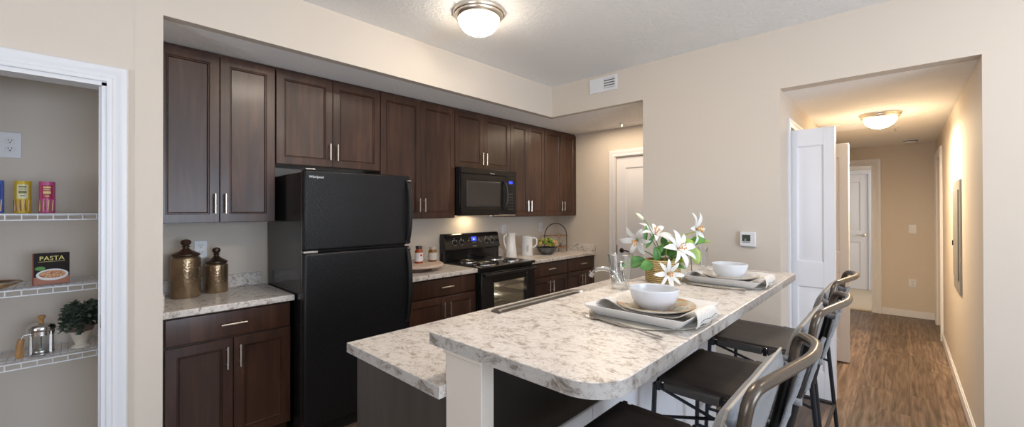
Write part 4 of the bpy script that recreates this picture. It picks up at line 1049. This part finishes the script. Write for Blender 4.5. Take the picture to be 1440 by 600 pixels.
# ---------------------------------------------------------------- pantry shelves and goods
def wire_shelf(z, label):
    e = empty('wire_shelf', (-.35, 3.25, z), label, 'shelf', 'white wire pantry shelves')
    x0, x1, yf, yb = -.845, .195, 3.085, 3.395
    mb = MB()
    for y, zz in ((yf, z), (yf, z-.028), (yb, z), ((yf+yb)/2, z-.006), (yf+.09, z-.006)): mb.tube([(x0, y, zz-.004), (x1, y, zz-.004)], .0036, 6)
    mb.build('rail', WIRE, e)
    mb = MB(); n = 41
    for k in range(n):
        x = x0+.01+(x1-x0-.02)*k/(n-1); mb.tube([(x, yb, z-.002), (x, yf, z-.002)], .0017, 5)
        if k % 2 == 0: mb.tube([(x, yf, z-.002), (x, yf, z-.032)], .0028, 5)
    mb.build('cross_wire', WIRE, e)
    return e
wire_shelf(1.437, 'top white wire shelf in the pantry, holding the tins')
wire_shelf(1.072, 'middle white wire shelf in the pantry, holding the pasta cookbook')
wire_shelf(.722, 'bottom white wire shelf in the pantry, holding the potted plant')
def tin(x, y, c1, c2, band, label):
    z = 1.4385; r = .0285; h = .160
    e = empty('biscuit_tin', (x, y, z), label, 'tin', 'cylindrical tins on the top pantry shelf')
    MB().lathe([(0, 0), (r*.98, 0), (r, .003), (r, h-.008), (r*.985, h-.004), (r*.985, h), (r*.93, h), (r*.92, h-.004), (0, h-.004)], (x, y, z), 40).build('body', c1, e)
    def P(u, v, z0=.072, z1=.142): a = math.radians(232+78*u); return Vector((x+(r+.0008)*math.cos(a), y+(r+.0008)*math.sin(a), z+z0+(z1-z0)*v))
    l = MB().grid(P, 14, 2).build('label', c2, e)
    mb = MB()
    for (a0, a1, za, zb) in ((245, 297, .127, .135), (248, 294, .117, .121), (245, 297, .098, .111), (256, 286, .084, .089)):
        mb.grid(lambda u, v: (lambda a: Vector((x+(r+.0014)*math.cos(a), y+(r+.0014)*math.sin(a), z+za+(zb-za)*v)))(math.radians(a0+(a1-a0)*u)), 10, 2)
    mb.build('label_print', band, l)
    for k in range(10):
        a = math.radians(165+k*16); t = (.15 if k % 2 else -.15); rr_ = r+.001
        a2 = a+t*.8
        MB().tube([(x+rr_*math.cos(a), y+rr_*math.sin(a), z+.010), (x+rr_*math.cos(a2), y+rr_*math.sin(a2), z+.066)], .0022, 6).build('printed_wafer', WAF if k % 2 else WAF2, e)
WAF = mat('wafer_gold', (.62, .40, .22), .5); WAF2 = mat('wafer_brown', (.22, .09, .05), .5)
GOLDP = mat('gold_print', (.62, .50, .18), .4)
tin(-.262, 3.20, mat('blue_tin', (.07, .13, .42), .3), mat('navy_label', (.03, .05, .25), .4), mat('pale_print', (.6, .6, .5), .5), 'blue biscuit tin at the left edge of the top pantry shelf')
tin(-.175, 3.20, mat('yellow_tin', (.55, .37, .015), .35), mat('cream_label', (.62, .58, .36), .4), mat('olive_print', (.18, .16, .06), .5), 'yellow biscuit tin between the blue and pink tins')
tin(-.094, 3.20, mat('pink_tin', (.45, .075, .20), .35), mat('crimson_label', (.35, .015, .07), .4), GOLDP, 'pink biscuit tin, right one on the top pantry shelf')
# cookbook
BKM = Matrix.Translation((-.138, 3.165, 1.0735)) @ Matrix.Rotation(math.radians(6), 4, 'Z')
e = empty('cookbook', (-.08, 3.17, 1.0735), 'square PASTA cookbook standing on the middle pantry shelf', 'book')
def bb(*a): return MB().box(*a, BKM)
bb(0, .122, .003, .020, .002, .158).build('pages', mat('paper', (.7, .68, .62), .8), e)
cv = mat('dark_cover', (.014, .008, .007), .55, spec=.2); rd = mat('red_spine', (.26, .045, .022), .55)
mbk = MB(); mbk.box(0, .124, 0, .003, 0, .160, BKM); mbk.box(0, .124, .020, .023, 0, .160, BKM); cov = mbk.build('cover', cv, e)
bb(-.003, 0, 0, .023, 0, .160).build('spine', rd, e)
def bk(u, v, n=0): return BKM @ Vector((u, -n, v))
BM_ = BKM @ Mface((0, 0, 0), (1, 0, 0), (0, 0, 1), (0, -1, 0))
text_mesh('PASTA', .030, BM_ @ Matrix.Translation((.062, .124, .0006)), mat('gold_title', (.72, .62, .16), .4), cov, 'title', .0003, 'CENTER')
MB().box(.016, .108, .1165, .1180, .0003, .0009, BM_).build('title_rule', GOLDP, cov)
MB().box(.001, .123, .001, .040, .0002, .0008, BM_).build('lower_band', mat('terracotta_print', (.33, .12, .07), .5), cov)
def disc(name, cx, cz, rx, rz, n, m, par, thick=.0006):
    mb = MB(); pts = [(cx+rx*math.cos(2*PI*k/36), cz+rz*math.sin(2*PI*k/36)) for k in range(36)]
    a = [mb.b.verts.new(BM_ @ Vector((p[0], p[1], n))) for p in pts]; b = [mb.b.verts.new(BM_ @ Vector((p[0], p[1], n+thick))) for p in pts]
    mb.b.faces.new(a[::-1]); mb.b.faces.new(b)
    for k in range(36): mb.b.faces.new((a[k], a[(k+1) % 36], b[(k+1) % 36], b[k]))
    return mb.build(name, m, par)
disc('pictured_plate', .064, .050, .056, .029, .0009, mat('plate_print', (.62, .60, .60), .4), cov)
disc('pictured_pasta', .064, .052, .046, .020, .0016, noisy('pasta_print', (.30, .07, .02), (.62, .38, .18), 120, rough=.5, bs=0), cov)
disc('pictured_basil', .022, .084, .018, .010, .0010, mat('basil_print', (.07, .22, .03), .5), cov)
# rustic wooden dish at the left end
e = empty('serving_tray', (-.305, 3.16, 1.0735), 'honey wood oval tray with dark inside, cut by the left picture edge', 'tray')
def ov(fx, fy, z, c=(-.305, 3.16)): return [Vector((c[0]+fx*math.cos(2*PI*k/40), c[1]+fy*math.sin(2*PI*k/40), 1.0735+z)) for k in range(40)]
mb = MB(); V = [[mb.b.verts.new(p) for p in q] for q in (ov(.07, .05, 0), ov(.115, .085, .020), ov(.128, .095, .034), ov(.120, .088, .036), ov(.075, .055, .012))]
mb.b.faces.new(V[0][::-1]); mb.b.faces.new(V[-1])
for A, B in zip(V, V[1:]):
    for k in range(40): mb.b.faces.new((A[k], A[(k+1) % 40], B[(k+1) % 40], B[k]))
mb.build('dish', WOODL, e)
mb = MB(); mb.tube([p+Vector((0, 0, .001)) for p in ov(.130, .097, .030)], .004, 8, closed=True); mb.build('metal_rim', STEEL, e)
mb = MB(); V = [[mb.b.verts.new(p) for p in q] for q in (ov(.112, .080, .033), ov(.070, .050, .0135))]
for k in range(40): mb.b.faces.new((V[0][k], V[0][(k+1) % 40], V[1][(k+1) % 40], V[1][k]))
mb.b.faces.new(V[1]); mb.build('dark_inside', WOODD, e)
# french press
fx, fy, fz = -.112, 3.175, .7235
e = empty('french_press', (fx, fy, fz), 'glass french press with chrome lid and wooden handle on the bottom pantry shelf', 'coffee press')
MB().lathe([(0, .004), (.0426, .004), (.0443, .010), (.0443, .135), (.0426, .135), (.0426, .012), (0, .010)], (fx, fy, fz), 40).build('beaker', TGLASS, e)
mb = MB(); mb.lathe([(.0455, 0), (.0476, .002), (.0476, .012), (.0455, .014), (.0447, .004)], (fx, fy, fz), 40)
for k in range(4):
    a = PI/4+k*PI/2; mb.box(fx+.0463*math.cos(a)-.004, fx+.0463*math.cos(a)+.004, fy+.0463*math.sin(a)-.002, fy+.0463*math.sin(a)+.002, fz+.002, fz+.118)
mb.lathe([(.0455, .100), (.0471, .100), (.0471, .120), (.0455, .120)], (fx, fy, fz), 40); mb.build('frame', CHROME, e)
MB().lathe([(0, .122), (.0476, .122), (.050, .126), (.050, .138), (.0459, .146), (.030, .156), (.008, .160), (0, .161)], (fx, fy, fz), 40).build('lid', CHROME, e)
MB().tube([(fx, fy, fz+.02), (fx, fy, fz+.165)], .0035, 8).build('plunger_rod', CHROME, e)
MB().lathe([(0, .012), (.0410, .012), (.0418, .018), (.0410, .024), (0, .024)], (fx, fy, fz), 32).build('plunger_disc', STEEL, e)
MB().lathe([(0, .160), (.010, .160), (.008, .172), (.016, .190), (.014, .196), (0, .198)], (fx, fy, fz), 20).build('knob', WOODL, e)
hx, hy = fx-.066, fy-.046
MB().tube(smooth_path([(hx, hy, fz-.002+.008), (hx-.004, hy, fz+.04), (hx, hy, fz+.075), (hx+.003, hy, fz+.098)], 5), [.009, .011, .0125, .0135, .0135]+[.013]*5+[.012]*6, 12).build('handle', WOODL, e)
MB().tube(smooth_path([(hx+.003, hy, fz+.095), (hx+.01, hy+.01, fz+.112), (fx-.032, fy-.034, fz+.112)], 4), .003, 6).tube([(hx, hy, fz+.012), (fx-.032, fy-.034, fz+.008)], .003, 6).build('handle_bracket', CHROME, e)
# potted plant
qx, qy, qz = .028, 3.19, .7235
e = empty('potted_plant', (qx, qy, qz), 'dusty green leafy plant in a cream footed pot, bottom pantry shelf', 'plant')
MB().lathe([(0, 0), (.034, 0), (.036, .005), (.034, .012), (.024, .018), (.023, .024), (.036, .060), (.049, .104), (.052, .114), (.049, .114), (.044, .100), (0, .098)], (qx, qy, qz), 40).build('pot', POT, e)
MB().lathe([(.0455, .088), (.0505, .104), (.0535, .114), (.052, .117), (.046, .114)], (qx, qy, qz), 40).build('rim_band', SOIL, e)
rnd = random.Random(11); mb = MB(); ms = MB()
for k in range(64):
    a = rnd.uniform(0, 2*PI); ex = rnd.uniform(.45, 1); reach = ex*rnd.uniform(.07, .155)
    if math.cos(a) > 0: reach *= .95
    p0 = Vector((qx, qy, qz+.10)); tip = Vector((qx+reach*1.05*math.cos(a), qy+min(.12, max(-.12, reach*math.sin(a)*.8)), qz+.115+rnd.uniform(-.025, .125)*(1-.1*ex)))
    tip.x = max(-.040, min(tip.x, .155)); mid = (p0+tip)/2+Vector((0, 0, .05+rnd.uniform(0, .035)))
    path = smooth_path([p0, mid, tip], 7); ms.tube(path[::2], .0010, 4)
    for j in range(3, len(path)):
        for s in (-1, 1):
            dv = (path[j]-path[j-1]).normalized(); sd = dv.cross(Vector((rnd.gauss(0, .4), rnd.gauss(0, .4), 1))).normalized()*s
            dr = (dv*.5+sd+Vector((rnd.gauss(0, .3), rnd.gauss(0, .3), rnd.gauss(0, .35)))).normalized(); n_, a_, b_ = frame_of(dr); ls = rnd.uniform(.016, .026)
            c = path[j]
            mb.grid(lambda u, v: c+dr*ls*u+a_*((v-.5)*ls*.8*math.sin(PI*min(1, u*.95+.04)))+b_*(abs(v-.5)*.004), 5, 3)
mb.build('foliage', EUCA, e); ms.build('twigs', mat('twig', (.10, .08, .05), .7), e)

# ---------------------------------------------------------------- outlets, switches, thermostat
def plate(x, y, z, M, label, kind, name, cat, w_=.072, h_=.116, grp='wall plates'):
    e = empty(name, (x, y, z), label, cat, grp)
    MB().box(-w_/2, w_/2, -h_/2, h_/2, 0, .006, M).build('cover_plate', PLATEW, e, bevel=.003)
    if kind == 'outlet':
        for s in (-1, 1):
            f = MB().lathe([(0, .009), (.016, .009), (.0175, .0075), (.0175, .006)], M=M @ Matrix.Translation((0, s*.021, 0)), seg=24).build('receptacle', PLATEW, e)
            mb = MB(); T_ = M @ Matrix.Translation((0, s*.021, 0)); mb.box(-.0075, -.005, -.001, .008, .0085, .0096, T_); mb.box(.005, .0075, -.001, .008, .0085, .0096, T_); mb.lathe([(0, .0096), (.003, .0096), (.003, .0085)], M=T_ @ Matrix.Translation((0, -.008, 0)), seg=10); mb.build('slots', SLOT, f)
    else:
        MB().box(-.016, .016, -.033, .033, .006, .0075, M).build('toggle_surround', PLATEW, e); MB().box(-.005, .005, -.002, .012, .0075, .016, M).build('toggle', PLATEW, e, bevel=.002)
    return e
plate(-.230, YK, 1.795, MY(-.230, YK-.0005, 1.795), 'white duplex outlet on the pantry wall above the tins', 'outlet', 'wall_outlet', 'outlet', .078, .135)
plate(.582, YK, 1.19, MY(.582, YK-.0005, 1.190), 'white outlet partly behind the gold canisters', 'outlet', 'wall_outlet', 'outlet')
plate(3.475, YK, 1.21, MY(3.475, YK-.0005, 1.215), 'white outlet on the backsplash wall between the stove and tall pitcher', 'outlet', 'wall_outlet', 'outlet')
plate(4.16, YK, 1.21, MY(4.16, YK-.0005, 1.225), 'white outlet on the wall left of the arched rack', 'outlet', 'wall_outlet', 'outlet')
plate(XF, -.120, 1.18, MX(XF-.0005, -.120, 1.18), 'white light switch on the end wall of the hall', 'switch', 'light_switch', 'switch', .078, .116)
plate(XF, -.118, .455, MX(XF-.0005, -.118, .455), 'white outlet low on the end wall of the hall', 'outlet', 'wall_outlet', 'outlet', .078, .116)
e = empty('thermostat', (XT, .841, 1.222), 'white square thermostat with small screen on the beige wall', 'thermostat')
TM = MX(XT-.0005, .841, 1.224)
MB().box(-.054, .054, -.056, .056, 0, .024, TM).build('case', PLATEW, e, bevel=.006, seg=3)
MB().box(-.036, .020, -.016, .034, .0242, .0252, TM).build('screen', SCREEN, e)
MB().box(-.034, .018, -.026, -.020, .0242, .0250, TM).box(-.02, -.008, -.014, .004, .0253, .0256, TM).build('screen_print', mat('lcd_print', (.2, .21, .2), .4), e)

# supply vent
e = empty('air_vent', (XT, 2.09, 2.60), 'white air supply vent high on the wall over the passage', 'vent')
VM = MX(XT-.0005, 2.238, 2.590)
mb = MB(); 
mb.box(0, .155, 0, .142, 0, .010, VM); mb.box(.275, .300, 0, .142, 0, .010, VM); mb.box(.155, .275, 0, .030, 0, .010, VM); mb.box(.155, .275, .122, .142, 0, .010, VM); mb.build('frame', TRIM, e, bevel=.002)
MB().box(.155, .275, .030, .122, .0002, .001, VM).build('dark_throat', SLOT, e)
for k in range(4):
    A = VM @ Matrix.Translation((.155, .036+k*.024, .006)) @ Matrix.Rotation(math.radians(32), 4, 'X'); MB().box(0, .12, -.002, .013, -.001, .001, A).build('louver', TRIM, e)
mb = MB()
for k in range(9): mb.box(.025+k*.013, .033+k*.013, .028, .118, .010, .0112, VM)
mb.build('fin_group', TRIM, e)

# electrical panel
e = empty('electrical_panel', (4.86, YHR, .80), 'grey metal electrical panel on the right wall of the hall', 'electrical panel')
MB().box(4.60, 5.10, YHR, YHR+.012, .80, 1.675).build('frame', PANELG, e, bevel=.002)
MB().box(4.66, 5.04, YHR+.012, YHR+.020, .90, 1.60).build('door', PANELG, e, bevel=.003)
MB().box(5.0, 5.03, YHR+.020, YHR+.026, 1.15, 1.19).build('latch', SLOT, e)

# hall ceiling: return grille, sprinklers, smoke detector
e = empty('return_grille', (5.66, .36, ZH), 'white return air grille on the hall ceiling by the lamp', 'vent')
gx0, gx1, gy0, gy1 = 5.42, 5.90, .13, .61
mb = MB(); z = ZH-.008
for b_ in ((gx0, gx1, gy0, gy0+.03), (gx0, gx1, gy1-.03, gy1), (gx0, gx0+.03, gy0+.03, gy1-.03), (gx1-.03, gx1, gy0+.03, gy1-.03)): mb.box(*b_, z, ZH)
mb.build('frame', TRIM, e, bevel=.002)
MB().box(gx0+.03, gx1-.03, gy0+.03, gy1-.03, ZH-.001, ZH-.0002).build('dark_backing', SLOT, e)
for k in range(16):
    x = gx0+.038+k*.0262; MB().box(-.009, .009, gy0+.03, gy1-.03, -.001, .001, Matrix.Translation((x, 0, ZH-.006)) @ Matrix.Rotation(math.radians(35), 4, 'Y')).build('louver', TRIM, e)
def sprinkler(x, y, z, label):
    e = empty('sprinkler_head', (x, y, z), label, 'sprinkler')
    MB().lathe([(0, 0), (.032, 0), (.030, -.005), (.014, -.007), (.010, -.010), (0, -.010)], (x, y, z), 24).build('escutcheon', PLATEW, e)
    MB().lathe([(.006, -.009), (.006, -.030), (.013, -.032), (.013, -.034), (0, -.034)], (x, y, z), 14).build('deflector', CHROME, e)
sprinkler(6.05, .033, ZH, 'small white sprinkler head on the hall ceiling')
sprinkler(4.33, 2.33, ZS, 'small sprinkler head on the ceiling over the passage')
e = empty('smoke_detector', (7.25, -.10, ZH), 'round white smoke detector at the far end of the hall ceiling', 'smoke detector')
MB().lathe([(0, 0), (.068, 0), (.068, -.010), (.062, -.012), (.060, -.034), (.050, -.042), (0, -.043)], (7.25, -.10, ZH), 36).build('housing', PLATEW, e)
MB().lathe([(.0625, -.014), (.064, -.018), (.0615, -.022)], (7.25, -.10, ZH), 36).build('vent_ring', SLOT, e)

# ---------------------------------------------------------------- ceiling lamps
def dome_lamp(x, y, z, r, drop, gm, label, down=0):
    e = empty('flush_ceiling_lamp', (x, y, z), label, 'ceiling lamp', 'flush dome ceiling lamps')
    if down:
        Ld = bpy.data.lights.new('lamp_glow', 'AREA'); Ld.shape = 'DISK'; Ld.size = .10; Ld.energy = down; Ld.color = (1.0, .78, .52); lo = bpy.data.objects.new('lamp_glow', Ld); COL.objects.link(lo); lo.location = (x, y, z-drop-.018)
    MB().lathe([(0, 0), (r, 0), (r, -.010), (r*.97, -.018), (r*.93, -.020), (r*.93, -.026), (r*.90, -.036), (r*.84, -.044), (r*.80, -.046), (r*.78, -.040), (0, -.030)], (x, y, z), 64).build('ring', NICKEL, e)
    R = r*.79; pr = [(R*math.cos(t), -.042-(drop-.042)*math.sin(t)) for t in [PI/2*k/12 for k in range(12)]]+[(0, -drop)]
    g = MB().lathe(pr, (x, y, z), 56).build('glass_dome', gm, e)
    MB().lathe([(0, -drop-.014), (.005, -drop-.012), (.008, -drop-.006), (.006, -drop+.001), (0, -drop+.001)], (x, y, z), 16).build('finial', NICKEL, e)
dome_lamp(1.845, 2.035, ZC, .172, .150, LAMPG, 'lit round dome lamp with nickel ring on the kitchen ceiling')
dome_lamp(1.38, .88, ZC, .172, .150, LAMPI, 'lit round dome lamp on the ceiling above the island bar')
dome_lamp(2.35, -.90, ZC, .172, .150, LAMP_FILL, 'added unseen dome lamp on the ceiling behind the bar stools')  # no lamp known here; added to brighten the ceiling and right wall
dome_lamp(5.07, .130, ZH, .150, .135, LAMPH, 'lit round dome lamp on the hall ceiling', 24)

# windows behind the viewer (glazing bars only; daylight comes through them)
for nm, bs in (('window_1', [(0, 2.6, -3.66, -3.62, .5, .56), (0, 2.6, -3.66, -3.62, 2.14, 2.2), (0, .06, -3.66, -3.62, .56, 2.14), (2.54, 2.6, -3.66, -3.62, .56, 2.14), (1.27, 1.33, -3.66, -3.62, .56, 2.14)]),
               ('window_2', [(-3.27, -3.23, -.9, 1.3, .55, .61), (-3.27, -3.23, -.9, 1.3, 2.09, 2.15), (-3.27, -3.23, -.9, -.84, .61, 2.09), (-3.27, -3.23, 1.24, 1.3, .61, 2.09)])):
    mb = MB(); [mb.box(*b_) for b_ in bs]; struct(mb.build(nm, TRIM, smooth=False))
